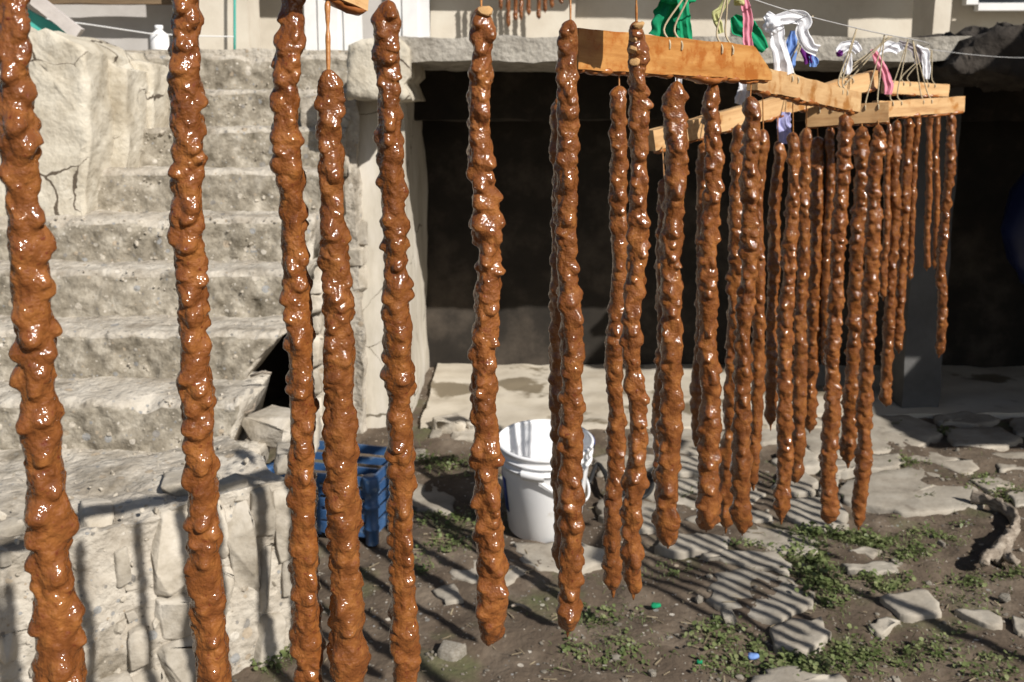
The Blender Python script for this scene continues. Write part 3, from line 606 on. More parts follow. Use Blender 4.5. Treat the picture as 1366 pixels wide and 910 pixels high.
def rock(px, py, wpx, hpx, label, m='stone', dz=0.3):
    g = G(px, py); s = wpx * g.y / F; hh = hpx * g.y / F
    o = bpy.data.objects.new("rock", rs.choice(STONES)); COL.objects.link(o); o.location = (g.x, g.y, hh * .32); o.scale = (s, s * .8, hh)
    if len(o.data.materials) == 0: o.data.materials.append(M[m])
    o.rotation_euler = (rs.uniform(-.2, .2), rs.uniform(-.2, .2), rs.uniform(0, 3)); return tag(o, label, "rock")
rock(602, 878, 38, 26, "pale flat-topped rock lying alone on bare soil below the candy strings")
rock(972, 830, 26, 20, "pale rock at the edge of the flagstone striped by shadows")
rock(932, 802, 12, 10, "small white rock on soil beside the shadow-striped flagstone")
rock(560, 612, 24, 18, "whitish rock among green weeds beside the blue crate")
rock(870, 900, 12, 8, "small pale rock on bare soil beside the tufts of weeds")
rock(1255, 727, 14, 8, "small pale rock on soil between weeds near the twisted root")
rock(1340, 800, 16, 10, "small rock on the soil below the twisted root")
def scrap(px, py, wpx, m, label, cat="scrap"):
    g = G(px, py); s = wpx * g.y / F; V, Fc = lathe([(0, 0), (s / 2, 0), (s / 2 * 1.05, .004), (s / 2 * .95, .009), (0, .010)], 14); V[:, 1] *= .7; V = V + vnoise(V * 60, 2, 4) * .003
    return tag(obj("plastic_scrap", mesh_np("plastic_scrap", V, Fc), M[m], None, (g.x, g.y, .004)), label, cat)
scrap(875, 812, 14, 'c_green', "bright green plastic scrap lying on bare soil"); scrap(934, 888, 9, 'c_green', "small green plastic scrap beside the clump of weeds")
scrap(1005, 880, 16, 'c_blue', "pale blue crumpled scrap among the weeds")
# dry twig near the near candy string
V, Fc = sweep(spline([(*G(x, y)[:2], .012) for x, y in [(682, 814), (692, 812), (702, 816), (708, 820)]], 14), .004, 6); tag(obj("dry_twig", mesh_np("dry_twig", V, Fc), M['driftwood']), "short pale twig lying on shaded bare soil", "twig")
# a navy bundle hanging in the dark at the right
nb = P(1398, 275, 4.05); V, Fc = lathe([(0, -.36), (.06, -.34), (.13, -.25), (.15, -.12), (.14, .05), (.09, .2), (.03, .30), (.02, .36)], 24); V = V + vnoise(V * 9, 3, 6) * .03
o = tag(obj("hanging_bundle", mesh_np("hanging_bundle", V, Fc), M['navy'], None, nb), "dark blue bundle hanging in the shade of the cellar entrance", "bundle")

# ------------------------------------------------------------------ weeds and gravel (uncountable)
rng = np.random.default_rng(7)
PATCH = [  # px, py, spread x, spread y, clumps, tallness
 (600, 622, 36, 12, 26, 1.0), (575, 622, 10, 8, 10, 1.2), (585, 690, 30, 12, 30, .5), (600, 730, 32, 14, 30, .5), (560, 760, 20, 10, 12, .5), (545, 612, 14, 6, 10, 1),
 (800, 822, 46, 18, 36, .55), (830, 870, 50, 22, 30, .45), (770, 870, 30, 20, 14, .4), (960, 850, 34, 16, 28, .7), (975, 885, 40, 14, 26, .7), (1010, 862, 26, 16, 14, .7),
 (1075, 745, 24, 22, 60, 1.0), (1095, 775, 22, 20, 60, 1.0), (1080, 715, 16, 8, 22, 1.1), (1128, 714, 30, 6, 40, 1.2), (1150, 722, 24, 6, 20, 1), (1190, 722, 40, 14, 30, .8),
 (1215, 742, 24, 8, 26, 1), (1180, 778, 40, 12, 36, .8), (1260, 716, 40, 16, 26, .6), (1300, 770, 40, 16, 20, .6), (1120, 800, 20, 24, 24, .8), (1140, 870, 40, 20, 44, .9), (1090, 890, 50, 12, 40, .9),
 (1230, 870, 60, 24, 44, .6), (1280, 800, 50, 20, 20, .5), (1262, 577, 8, 3, 14, 1.2), (1345, 660, 22, 12, 26, .8), (1310, 640, 20, 8, 18, .7), (1190, 566, 8, 3, 8, .8), (1206, 620, 16, 6, 14, .7),
 (1060, 618, 20, 8, 16, .6), (1100, 596, 12, 5, 12, .7), (1360, 770, 14, 6, 12, .9), (980, 640, 60, 30, 26, .4), (900, 650, 40, 24, 20, .4), (380, 870, 22, 16, 34, 1.0), (352, 880, 12, 10, 12, 1.), (1060, 880, 20, 14, 24, .8),
 (700, 640, 60, 30, 16, .4), (640, 690, 26, 20, 26, .4), (1000, 730, 60, 8, 20, .4), (880, 760, 60, 14, 20, .3), (1220, 650, 130, 90, 40, .35), (1330, 890, 40, 16, 22, .6)]
Vs = []; Fs = []; nb_ = 0; BV = []; BF = []; bn_ = 0
for (px, py, sx, sy, n, tall) in PATCH:
    for _ in range(int(n * .62)):
        g = G(px + rng.normal() * sx * .55, py + rng.normal() * sy * .55)
        for _ in range(rng.integers(5, 12)):
            a = rng.uniform(0, 6.28); ln = rng.uniform(.006, .016) * (0.75 + .4 * tall); wd = ln * rng.uniform(.30, .5); el = rng.uniform(.1, 1.0)
            c = np.array([g.x + rng.normal() * .012, g.y + rng.normal() * .012, rng.uniform(.002, .026) * tall])
            d = np.array([math.cos(a) * math.cos(el), math.sin(a) * math.cos(el), math.sin(el)]); s = np.array([-math.sin(a), math.cos(a), 0]); u = np.cross(d, s)
            Vs += [c, c + d * ln * .35 + s * wd - u * .0, c + d * ln * .8 + s * wd * .8 - np.array([0, 0, ln * .12]), c + d * ln - np.array([0, 0, ln * .25]), c + d * ln * .8 - s * wd * .8 - np.array([0, 0, ln * .12]), c + d * ln * .35 - s * wd, c + d * ln * .5 - np.array([0, 0, ln * .1])]
            b = nb_; Fs += [(b, b + 1, b + 6), (b + 1, b + 2, b + 6), (b + 2, b + 3, b + 6), (b + 3, b + 4, b + 6), (b + 4, b + 5, b + 6), (b + 5, b, b + 6)]; nb_ += 7
Vs = np.array(Vs); Vs[:, 2] += ground_z(np.stack([Vs[:, 0], Vs[:, 1], 0 * Vs[:, 0]], -1))
for (px, py, sx, sy, n, tall) in PATCH:      # grass blades among the leaves
    for _ in range(int(n * 5)):
        g = G(px + rng.normal() * sx * .7, py + rng.normal() * sy * .7); a = rng.uniform(0, 6.28); ln = rng.uniform(.012, .04) * (.5 + .5 * tall); wd = .0011; el = rng.uniform(.3, 1.3)
        c = np.array([g.x, g.y, float(ground_z(np.array([[g.x, g.y, 0]]))[0]) - .001]); d = np.array([math.cos(a) * math.cos(el), math.sin(a) * math.cos(el), math.sin(el)]); sd2 = np.array([-math.sin(a), math.cos(a), 0]) * wd; dr = np.array([0, 0, -ln * .22])
        BV += [c - sd2, c + sd2, c + d * ln * .55 + sd2 * .8, c + d * ln * .55 - sd2 * .8, c + d * ln + dr]; b = bn_; BF += [(b, b + 1, b + 2), (b, b + 2, b + 3), (b + 3, b + 2, b + 4)]; bn_ += 5
Fs = np.vstack([np.array(Fs), np.array(BF) + len(Vs)]); Vs = np.vstack([Vs, np.array(BV)])
o = obj("weeds", mesh_np("weeds", Vs, np.array(Fs)), M['leaf'], kind="stuff"); tag(o, "low green weeds and clover growing between the paving stones", "weeds")
SV = []; SF_ = []
for k in range(170):
    g = G(rng.uniform(400, 1380), 570 + 350 * rng.uniform() ** .8); a = rng.uniform(0, 6.28); ln = rng.uniform(.01, .045); z = float(ground_z(np.array([[g.x, g.y, 0]]))[0]) + .004
    d = np.array([math.cos(a), math.sin(a), rng.uniform(-.05, .15)]) * ln; sd2 = np.array([-math.sin(a), math.cos(a), 0]) * rng.uniform(.0008, .0022); c = np.array([g.x, g.y, z]); u = np.array([0, 0, .0015])
    SV += [c - sd2, c + sd2, c + d + sd2 * .7, c + d - sd2 * .7, c - sd2 + u, c + sd2 + u, c + d + sd2 * .7 + u, c + d - sd2 * .7 + u]; b = 8 * k; SF_ += [(b + 4, b + 5, b + 6, b + 7), (b, b + 1, b + 5, b + 4), (b + 2, b + 3, b + 7, b + 6), (b + 1, b + 2, b + 6, b + 5), (b + 3, b, b + 4, b + 7)]
tag(obj("straw", mesh_np("straw", np.array(SV), np.array(SF_), False), M['straw'], kind="stuff"), "dry straw and twig litter strewn over the soil", "straw")
# gravel and crumbs of stone
bm = bmesh.new(); bmesh.ops.create_icosphere(bm, subdivisions=1, radius=.5); sv = np.array([v.co[:] for v in bm.verts]); sf = np.array([[v.index for v in f.verts] for f in bm.faces]); bm.free()
Vs = []; Fs = []; 
for k in range(1700):
    g = G(rng.uniform(380, 1380), 560 + 370 * rng.uniform() ** .8); s = rng.lognormal(-4.95, .45); s = min(s, .026)
    q = sv * np.array([s, s * rng.uniform(.6, 1), s * rng.uniform(.4, .7)]) * (1 + .2 * rng.normal(size=(len(sv), 1))); a = rng.uniform(0, 6.28)
    q = q @ np.array([[math.cos(a), -math.sin(a), 0], [math.sin(a), math.cos(a), 0], [0, 0, 1]]); Vs.append(q + np.array([g.x, g.y, s * .12])); Fs.append(sf + len(sv) * k)
Vs = np.concatenate(Vs); Vs[:, 2] += ground_z(np.stack([Vs[:, 0], Vs[:, 1], 0 * Vs[:, 0]], -1))
o = obj("gravel", mesh_np("gravel", Vs, np.concatenate(Fs), False), M['pebble'], kind="stuff"); tag(o, "small pebbles and stone crumbs scattered over the soil", "gravel")

# ------------------------------------------------------------------ wires and posts that carry the racks
WIRE = np.array([(-1.05, -.50, 1.80), (-.34, .42, 1.62), (.0, .88, 1.545), (.32, 1.32, 1.505), (.62, 1.72, 1.497), (.95, 2.2, 1.507), (1.08, 2.48, 1.51), (1.7, 3.2, 1.53), (2.2, 3.62, 1.58)])
def wire_at(Y):
    return np.array([np.interp(Y, WIRE[:, 1], WIRE[:, k]) for k in range(3)])
V, Fc = sweep(spline(WIRE, 80), .0010, 6); tag(obj("hanging_wire", mesh_np("hanging_wire", V, Fc), M['wire']), "thin grey wire carrying the boards of hanging candy strings", "wire")
WIRE2 = np.array([(1.35, .30, 1.78), (1.55, 1.1, 1.60), (1.75, 1.65, 1.54), (2.1, 2.40, 1.53), (2.7, 3.62, 1.60)])
V, Fc = sweep(spline(WIRE2, 60), .0016, 6); tag(obj("hanging_wire", mesh_np("hanging_wire", V, Fc), M['wire']), "thin wire of the second rack of candy strings, outside the view", "wire")
def post(x, y, h, label):
    t = thing("wooden_post", label, "post", (x, y, 0)); A = np.stack([.01 * noise(np.stack([np.linspace(0, 3, 20)] * 3, -1) + x), 0 * np.linspace(0, 1, 20), np.linspace(-.2, h, 20)], -1)
    V, Fc = sweep(A, .020 * (1 + .1 * noise(A * 6)), 12); obj("pole", mesh_np("pole", V, Fc), M['post'], t); V, Fc = sweep([(-.03, 0, h - .05), (.03, 0, h - .05)], .004, 6); obj("nail", mesh_np("nail", V, Fc), M['wire'], t)
post(-1.05, -.50, 1.86, "wooden post carrying the near end of the main wire"); post(1.35, .30, 1.84, "wooden post carrying the second wire"); post(2.45, .83, 1.75, "lone wooden post casting a long shadow over the yard")

# ------------------------------------------------------------------ boards the strings hang from
BOARDS = {}
def board(key, a, b, wdt, th, label, cut=0.0, cords=(0.2, 0.8), seed=1, m='wood', cord_up=True, group=None):
    a = Vector(a); b = Vector(b); x = (b - a).normalized(); z = Vector((0, 0, 1)); z = (z - x * z.dot(x)).normalized(); y = z.cross(x); Ln = (b - a).length
    t = thing("hanging_board", label, "board", group=group); t.matrix_world = Matrix.Translation((a + b) / 2) @ Matrix((x, y, z)).transposed().to_4x4()
    nx = 40; o = rough_box("plank", (-Ln / 2, -th / 2, -wdt / 2), (Ln / 2, th / 2, wdt / 2), .006, .0012, 22, M[m], t, seed)
    if cut:
        for v in o.data.vertices:
            e = Ln / 2 - v.co.x
            if e < cut: v.co.z = min(v.co.z, -wdt / 2 + wdt * (.25 + .75 * e / cut)) if v.co.z > -wdt * .3 else v.co.z
    # sticky syrup along the lower edge
    xs = np.linspace(-Ln / 2 * .96, Ln / 2 * .97, int(Ln / .004)); A = np.stack([xs, 0 * xs, np.full_like(xs, -wdt / 2)], -1)
    rr = .0038 * (1 + .7 * fbm(A * 70 + seed, 2, seed)); rr = np.clip(rr, .0012, .02); A[:, 2] -= np.clip(fbm(A * 45 + seed * 3, 2, seed + 4), 0, 1) * .004
    V, Fc = sweep(A, rr, 8, flat=(1, th / .008 * .9)); obj("syrup", mesh_np("syrup", V + vnoise(V * 160, 2, 3) * .001, Fc), M['syrup'], t)
    BOARDS[key] = (a, b, wdt, th, t)
    mi = t.matrix_world.inverted()
    for c in cords:
        p = a.lerp(b, c); wp = Vector(wire_at(p.y)) if cord_up else Vector((p.x, p.y, p.z + .12))
        for s in (-1, 1):
            q0 = p + x * (.012 * s) + z * (wdt * .18) - y * (th / 2 + .001); q1 = p + x * (.010 * s) + z * (wdt / 2 + .012); A = [(mi @ v)[:] for v in (q0, q0 + z * wdt * .2, q1, (q1 + wp) / 2, wp)]
            V, Fc = sweep(spline(A, 20), .0013, 6); obj("cord", mesh_np("cord", V, Fc), M['jute'], t)
    return t
board('n0', P(-60, -110, .52), P(300, -95, .74), .032, .018, "board above the steps carrying the two candy strings before the parapet", seed=2)
board('n1', P(330, -84, .72), P(484, -7, .83), .030, .018, "sticky board end above the stairs with a long dripping thread", seed=3)
board('n2', P(500, -75, .86), P(900, -40, 1.02), .032, .018, "board above the cellar opening carrying the long near candy strings", seed=4)
board('b1', P(764, 66, 1.08), P(1022, 86, 1.34), .045, .020, "thick orange-brown board with cut corner, glazed with syrup", cut=.045, cords=(.44, .72), seed=5, m='glazed_wood')
board('b2', P(1004, 104, 1.42), P(1142, 137, 1.78), .036, .018, "pale board with sticky lower edge behind the cut-corner board", cords=(.3, .8), seed=6)
board('b3', P(868, 188, 1.62), P(1166, 106, 1.98), .036, .018, "slanting pale board crossing behind the other boards", cords=(.85,), seed=7)
board('b4', P(1076, 156, 1.92), P(1186, 150, 1.86), .038, .020, "short board with dark face behind the dense cluster of candy strings", cords=(.25, .8), seed=8)
board('b5', P(1168, 146, 2.02), P(1282, 139, 2.12), .034, .020, "short pale board with square free end before the dark cellar", cords=(.2, .55), seed=9)
board('b6', P(1180, 116, 2.42), P(1262, 121, 2.52), .032, .020, "small far board partly hidden above the square-ended board", cords=(.3, .7), seed=10)
def board_pt(key, px, front=0.0):
    a, b, wdt, th, t = BOARDS[key]; lo, hi = -.3, 1.3
    for _ in range(40):
        m_ = (lo + hi) / 2; p = a.lerp(b, m_); pxl = 683 + F * p.x / (p.y * math.cos(PITCH) + (H - p.z) * math.sin(PITCH))
        if pxl < px: lo = m_
        else: hi = m_
    p = a.lerp(b, lo); return Vector((p.x, p.y, p.z - wdt / 2))

# ------------------------------------------------------------------ candy strings
def candy_mesh(Pt, Pb, r0, r1, seed, fine=1.0, bumpy=1.0, tip=1.0, bare=0.0):
    R = np.random.default_rng(seed); Ax = np.array(Pb - Pt); Ln = np.linalg.norm(Ax)
    step = .0015 / fine; n = max(40, int(Ln / step)); seg = int(44 * min(1.3, max(.5, fine)))
    s = np.linspace(0, Ln, n); th = np.linspace(0, 2 * np.pi, seg, endpoint=False); S, TH = np.meshgrid(s, th, indexing='ij')
    rm = r0 + (r1 - r0) * (s / Ln); rbase = rm * .76
    one = np.stack([s * 1.0, 0 * s + seed * 1.7, 0 * s], -1)
    rbase = rbase * (1 + .15 * bumpy * noise(one * 46, seed) + .09 * noise(one * np.array([21, 1, 1]), seed + 1))
    a = 1.5 * r0; top = np.sqrt(np.clip(1 - np.clip(1 - s / a, 0, 1) ** 2, 0, 1)); top = np.maximum(top, .10)
    bl = r1 * R.uniform(.7, 1.5); e = Ln - s; bot = np.clip((e - r1 * R.uniform(.1, .9)) / bl, 0, 1) ** .42; tipr = .16 + .14 * R.uniform()
    bot = np.maximum(bot, np.clip(e / (r1 * .8), 0, 1) ** .5 * tipr)
    tp = top * bot
    q = np.stack([rm[:, None] * np.cos(TH) + seed * 3.1, rm[:, None] * np.sin(TH), S], -1)
    # walnut pieces under the coating: rounded knobs that meet in creases
    D = np.zeros_like(S); sp = R.uniform(.0085, .0115); pos = 0.003
    while pos < Ln:
        t_a = R.uniform(0, 2 * np.pi)
        for kk in range(R.integers(2, 4)):
            t0 = t_a + kk * 2.2 + R.uniform(-.5, .5); ss = R.uniform(.004, .0082); wv = R.uniform(.005, .0095); am = R.uniform(.0010, .0052) * (r1 / .0155) * bumpy
            p2 = pos + R.uniform(-.004, .004); lo = np.searchsorted(s, p2 - .028); hi = np.searchsorted(s, p2 + .028)
            ds = S[lo:hi] - p2; dt = (TH[lo:hi] - t0 + np.pi) % (2 * np.pi) - np.pi
            ds = ds + .0025 * np.sin(dt * 2 + t0)
            sg = np.where(ds < 0, ss * 1.25, ss * .85)
            D[lo:hi] = np.maximum(D[lo:hi], am * np.exp(-np.abs(ds / sg) ** 2.4 - np.abs(dt * rm[lo:hi, None] / wv) ** 2.4))
        pos += sp * R.uniform(.6, 1.4)
    warp = vnoise(q * 70, 2, seed + 3) * .003
    nz = .0010 * fbm((q + warp) * 110, 2, seed + 5) + .00042 * fbm(q * 330, 2, seed + 6)
    sp_ = np.clip(noise(q * 300, seed + 8) - .5, 0, 1) * .0014
    D = D + (nz + sp_) * (r1 / .0155) ** .5
    r = rbase[:, None] * tp[:, None] + D * np.clip(tp, 0, 1)[:, None] ** .8
    r = np.maximum(r, .0007)
    wob = np.stack([noise(one * np.array([9, 1, 1]) + 5, seed + 11), noise(one * np.array([9, 1, 1]) + 9, seed + 12)], -1) * .0046 * np.minimum(1, np.minimum(s, e) / .03)[:, None]
    c = np.outer(s / Ln, Ax); c[:, 0] += wob[:, 0]; c[:, 1] += wob[:, 1]
    V = np.zeros((n, seg, 3)); V[..., 0] = c[:, None, 0] + r * np.cos(TH); V[..., 1] = c[:, None, 1] + r * np.sin(TH)
    V[..., 2] = c[:, None, 2] - .22 * D * tp[:, None]
    V = V.reshape(-1, 3); Fq = grid_faces(n, seg, True); ci = len(V); V = np.vstack([V, c[0], c[-1]])
    Ft = [(ci, (j + 1) % seg, j) for j in range(seg)] + [(ci + 1, (n - 1) * seg + j, (n - 1) * seg + (j + 1) % seg) for j in range(seg)]
    return mesh_np("coating", V, [Fq, np.array(Ft)])
GRP = "walnut candy strings hanging on the racks"
WN = [stone_mesh(s + 50, 3, 0.95) for s in range(3)]
for m_ in WN: m_.materials.append(M['walnut'])
def candy(pt, pb, Y, wt, wb, seed, label, anchor=None, fine=1.0, bumpy=1.0, coated=False, nuts=0, group=GRP):
    Pt = P(pt[0], pt[1], Y); Pb = P(pb[0], pb[1], Y); r0 = wt / 2 * Y / F; r1 = wb / 2 * Y / F
    t = thing("candy_string", label, "candy", Pt, group)
    obj("coating", candy_mesh(Pt, Pb, r0, r1, seed, fine, bumpy), M['candy'], t)
    if anchor is None: anchor = Vector((Pt.x, Pt.y, Pt.z + .10))
    d = Vector(anchor) - Pt; A = np.array([(Vector((0, 0, -.01))), *[d * k / 12 for k in range(0, 13)]]); A = A.astype(float)
    if coated:
        A = spline(A, 60); rr = .0022 + .0012 * noise(A * 120 + seed) ; V, Fc = sweep(A, np.clip(rr, .0012, .006), 10); obj("thread", mesh_np("thread", V, Fc), M['sticky_thread'], t)
    else:
        A = spline(A, 30); rr = .0010 + .0006 * np.clip(noise(A * 90 + seed), 0, 1); V, Fc = sweep(A, rr, 6); obj("thread", mesh_np("thread", V, Fc), M['sticky_thread'], t)
    R = random.Random(seed)
    for k in range(nuts):
        o = bpy.data.objects.new("walnut", R.choice(WN)); COL.objects.link(o); o.parent = t
        f = (k + .3) * .012; o.location = (R.uniform(-.3, .3) * r0, -r0 * .55, -f - .002); sz = r0 * R.uniform(1.1, 1.5); o.scale = (sz * 1.1, sz, sz * .7); o.rotation_euler = (R.uniform(-.4, .4), R.uniform(-.5, .5), R.uniform(0, 3))
    return t
def up(key, px, dy=0.0):
    p = board_pt(key, px); return Vector((p.x, p.y + dy, p.z + .004))
def bY(key, px): return board_pt(key, px).y
candy((8, -70), (80, 985), .56, 44, 80, 101, "thickest candy string, hanging before the parapet wall and low wall", None, 1.3)
candy((236, -60), (290, 985), .71, 42, 58, 102, "thick candy string hanging before the middle of the concrete stairs", None, 1.3)
candy((383, -30), (419, 940), .79, 38, 50, 103, "candy string before the right end of the stairs, left of the dripping thread", up('n1', 383), 1.2)
candy((438, 92), (467, 950), .78, 36, 62, 104, "thick candy string hanging low on a long syrup-coated thread", up('n1', 436), 1.2, .8, True)
candy((518, 0), (541, 945), .86, 37, 47, 105, "candy string hanging in front of the pale cellar side wall", up('n2', 518), 1.2)
candy((642, 8), (652, 862), .86, 33, 52, 106, "candy string with a bare walnut top, before the bucket's left edge", up('n2', 641), 1.2, 1.1, nuts=1)
candy((761, 26), (757, 850), .95, 30, 42, 107, "candy string before the white bucket and the thick board's end", up('n2', 761), 1.1)
candy((748, 128), (748, 770), 1.10, 22, 32, 108, "candy string half hidden behind the one before the bucket", up('b1', 765), .9)
candy((826, 114), (818, 798), 1.13, 25, 31, 109, "thin candy string tied to the thick board, right of the bucket", up('b1', 826), .9, .9)
candy((849, 28), (845, 800), 1.00, 25, 38, 110, "candy string with several uncoated walnuts at its top", up('n2', 849), 1.1, 1.1, nuts=4)
candy((903, 108), (891, 732), bY('b1', 903), 33, 40, 111, "stout candy string tied below the middle of the thick board", up('b1', 903), .9)
candy((886, 238), (884, 690), 1.32, 20, 28, 112, "candy string hidden behind the stout one below the thick board", up('b3', 884), .7)
candy((953, 110), (942, 710), bY('b1', 953), 25, 38, 113, "candy string below the thick board, next to the stout one", up('b1', 953), .9)
candy((1001, 128), (990, 715), bY('b1', 1001), 24, 31, 114, "candy string tied below the cut corner of the thick board", up('b1', 1003), .9)
candy((985, 166), (968, 712), 1.42, 22, 30, 115, "candy string hanging between the cut corner string and its neighbour", up('b3', 985), .8)
candy((1018, 172), (1005, 655), 1.46, 17, 22, 116, "slim candy string partly behind the string at the cut corner", up('b2', 1018), .7)
candy((938, 190), (932, 600), 1.70, 16, 20, 117, "slim candy string on the slanting board behind the thick board", up('b3', 938), .6)
candy((1038, 188), (1028, 575), 1.72, 17, 20, 118, "slim candy string in front of the lilac cloth's lower end", up('b3', 1038), .6)
candy((1058, 176), (1042, 700), 1.56, 21, 27, 119, "long candy string with knobby foot on the pale sticky board", up('b2', 1058), .8)
candy((1076, 170), (1060, 645), 1.66, 18, 22, 120, "slim candy string beside the long one with knobby foot", up('b2', 1076), .7)
candy((1091, 182), (1080, 578), 1.96, 22, 22, 121, "shaded candy string hanging deep inside the dense cluster", up('b4', 1091), .6)
candy((1108, 168), (1099, 488), 1.95, 14, 15, 122, "thin candy string ending high in the dense cluster", up('b4', 1108), .6, .8)
candy((1127, 152), (1104, 700), 1.72, 20, 26, 123, "candy string with pointed tip at the sticky board's outer end", up('b2', 1127), .8)
candy((1150, 168), (1131, 625), 1.86, 22, 26, 124, "stout candy string below the short dark-faced board", up('b4', 1150), .7)
candy((1172, 166), (1145, 708), 1.80, 20, 24, 125, "longest candy string below the short dark-faced board", up('b4', 1172), .7)
for k, (xt, yt, xb, yb, wt, wb) in enumerate([(1186, 164, 1178, 402, 11, 12), (1197, 160, 1182, 543, 15, 19), (1212, 156, 1199, 472, 14, 16), (1224, 152, 1214, 374, 10, 10)]):
    candy((xt, yt), (xb, yb), bY('b5', xt), wt, wb, 126 + k, ("first", "second", "third", "fourth")[k] + " candy string along the square-ended board, counted from its hidden end", up('b5', xt), .6)
candy((1268, 150), (1252, 478), bY('b5', 1268), 13, 17, 131, "lone candy string at the free end of the square-ended board", up('b5', 1268), .6)
candy((1241, 148), (1236, 362), bY('b6', 1241), 10, 10, 132, "far thin candy string on the small far board, nearer its middle", up('b6', 1241), .5)
candy((1252, 148), (1246, 359), bY('b6', 1252), 9, 9, 133, "far thin candy string at the end of the small far board", up('b6', 1252), .5)

# second rack outside the frame on the right: its strings throw the stripes over the paving
src = None
for bi, (y0, y1) in enumerate(((1.15, 1.62), (1.74, 2.22))):
    pa = np.array([np.interp(y0, WIRE2[:, 1], WIRE2[:, k]) for k in range(3)]); pb = np.array([np.interp(y1, WIRE2[:, 1], WIRE2[:, k]) for k in range(3)])
    pa[2] = pb[2] = 1.46; key = 'r%d' % bi
    board(key, pa, pb, .036, .018, ("nearer" if bi == 0 else "farther") + " board of the second rack, outside the view", seed=20 + bi, cord_up=False)
    for k in range(9):
        f = (k + .6) / 9.4; p = Vector(pa + (pb - pa) * f); p.z -= .045
        nm = ("first", "second", "third", "fourth", "fifth", "sixth", "seventh", "eighth", "ninth")[k]
        t = thing("candy_string", nm + " candy string on the " + ("nearer" if bi == 0 else "farther") + " board of the second rack", "candy", p, GRP)
        if k < 3 and bi == 0:
            me = candy_mesh(p, p + Vector((0, 0, -.54 + .03 * k)), .012, .0145, 200 + k, .5); src = (src or []) + [me]
        o = obj("coating", src[k % 3], M['candy'], t); o.rotation_euler = (0, 0, k * 1.3)
        V, Fc = sweep([(0, 0, -.01), (0, 0, .015), (0, 0, .03)], .001, 6); obj("thread", mesh_np("thread", V, Fc), M['sticky_thread'], t)
# small rack under the eave far behind
rk = P(716, -70, 5.9); bd = thing("hanging_board", "far board under the eave with a row of small dark candy strings", "board", rk)
rough_box("plank", (-.48, -.012, -.02), (.48, .012, .02), .05, .001, 9, M['wood'], bd, 5)
for s in (-.35, .35):
    V, Fc = sweep([(s, 0, .0), (s, 0, .2), (s, 0, 2.73 - rk.z)], .002, 6); obj("cord", mesh_np("cord", V, Fc), M['jute'], bd)
fm = [candy_mesh(Vector((0, 0, 0)), Vector((0, 0, -.42 - .04 * k)), .014, .016, 300 + k, .35) for k in range(3)]
for k, (px, py) in enumerate([(678, 38), (688, 28), (695, 28), (705, 22), (719, 26), (727, 18), (736, 12), (749, 6), (668, 14), (760, 2)]):
    p = P(px, py, 5.9); t = thing("candy_string", "small far candy string hanging under the eave before the upper wall", "candy", (p.x, 5.9, rk.z - .03), "far candy strings under the eave")
    o = obj("coating", fm[k % 3], M['candy'], t); o.scale = (1, 1, (rk.z - .03 - p.z) / (.42 + .04 * (k % 3)))
    V, Fc = sweep([(0, 0, -.02), (0, 0, .01), (0, 0, .03)], .0015, 6); obj("thread", mesh_np("thread", V, Fc), M['sticky_thread'], t)

# ------------------------------------------------------------------ cloth strips knotted on the wire
def ribbon(pix, Y, wpx, m, label, seed, th=.14, dY=None):
    A = np.array([P(x, y, Y + (dY[i] if dY else 0))[:] for i, (x, y) in enumerate(pix)]); n = 44; A = spline(A, n)
    wv = np.interp(np.linspace(0, 1, n), np.linspace(0, 1, len(wpx)), wpx) / 2 * Y / F * 1.2
    # pleated thin sheet, front and back in one closed skin
    T = np.gradient(A, axis=0); T /= np.linalg.norm(T, axis=1)[:, None] + 1e-9; lat = np.cross(T, np.array([0, 1.0, 0])); lat /= np.linalg.norm(lat, axis=1)[:, None] + 1e-9
    m_ = 21; u = np.linspace(-1, 1, m_); sl = np.linspace(0, 1, n); ph = seed * 1.3 + 2.0 * noise(np.stack([sl * 2.5, 0 * sl + seed, 0 * sl], -1))
    pl = .20 * np.sin(1.9 * np.pi * u[None] * (1 + .15 * noise(np.stack([sl * 4, 0 * sl, 0 * sl + seed], -1)))[:, None] + ph[:, None]) +   .05 * np.sin(4.1 * np.pi * u[None] + 2 * ph[:, None])
    edge = 1 + .10 * noise(np.stack([sl * 9, 0 * sl + seed, 0 * sl], -1))
    W = A[:, None] + lat[:, None] * (wv * edge)[:, None, None] * (u * 1.05)[None, :, None]; W[..., 1] += wv[:, None] * pl; W = W + vnoise(W * 60 + seed, 2, seed) * .0016
    Bk = W[:, ::-1].copy(); Bk[..., 1] += .0007; V = np.concatenate([W, Bk], 1).reshape(-1, 3); Fc = [grid_faces(n, 2 * m_, True)]
    return tag(obj("cloth_strip", mesh_np("cloth_strip", V, Fc), M[m]), label, "cloth", "cloth strips knotted on the wire")
def knot(px, py, Y, wpx, hpx, m, label, seed):
    bm = bmesh.new(); bmesh.ops.create_icosphere(bm, subdivisions=4, radius=.5); V = np.array([v.co[:] for v in bm.verts]); Fc = np.array([[v.index for v in f.verts] for f in bm.faces]); bm.free()
    V *= (1 + .35 * fbm(V * 3.2 + seed, 3, seed))[:, None]; V *= np.array([wpx, min(wpx, hpx) * .8, hpx]) * Y / F
    return tag(obj("cloth_knot", mesh_np("cloth_knot", V, Fc), M[m], None, P(px, py, Y)), label, "cloth", "cloth strips knotted on the wire")
ribbon([(905, -12), (898, 6), (892, 28), (884, 52)], 1.30, [22, 30, 34, 30], 'c_green', "broad green net cloth hanging behind the thick board", 1)
ribbon([(906, -10), (912, 10), (914, 30), (917, 54)], 1.28, [10, 12, 13, 12], 'c_green', "narrow green net cloth end behind the thick board", 2)
knot(905, -4, 1.29, 48, 20, 'c_green', "green net knot tied above the thick board", 3)
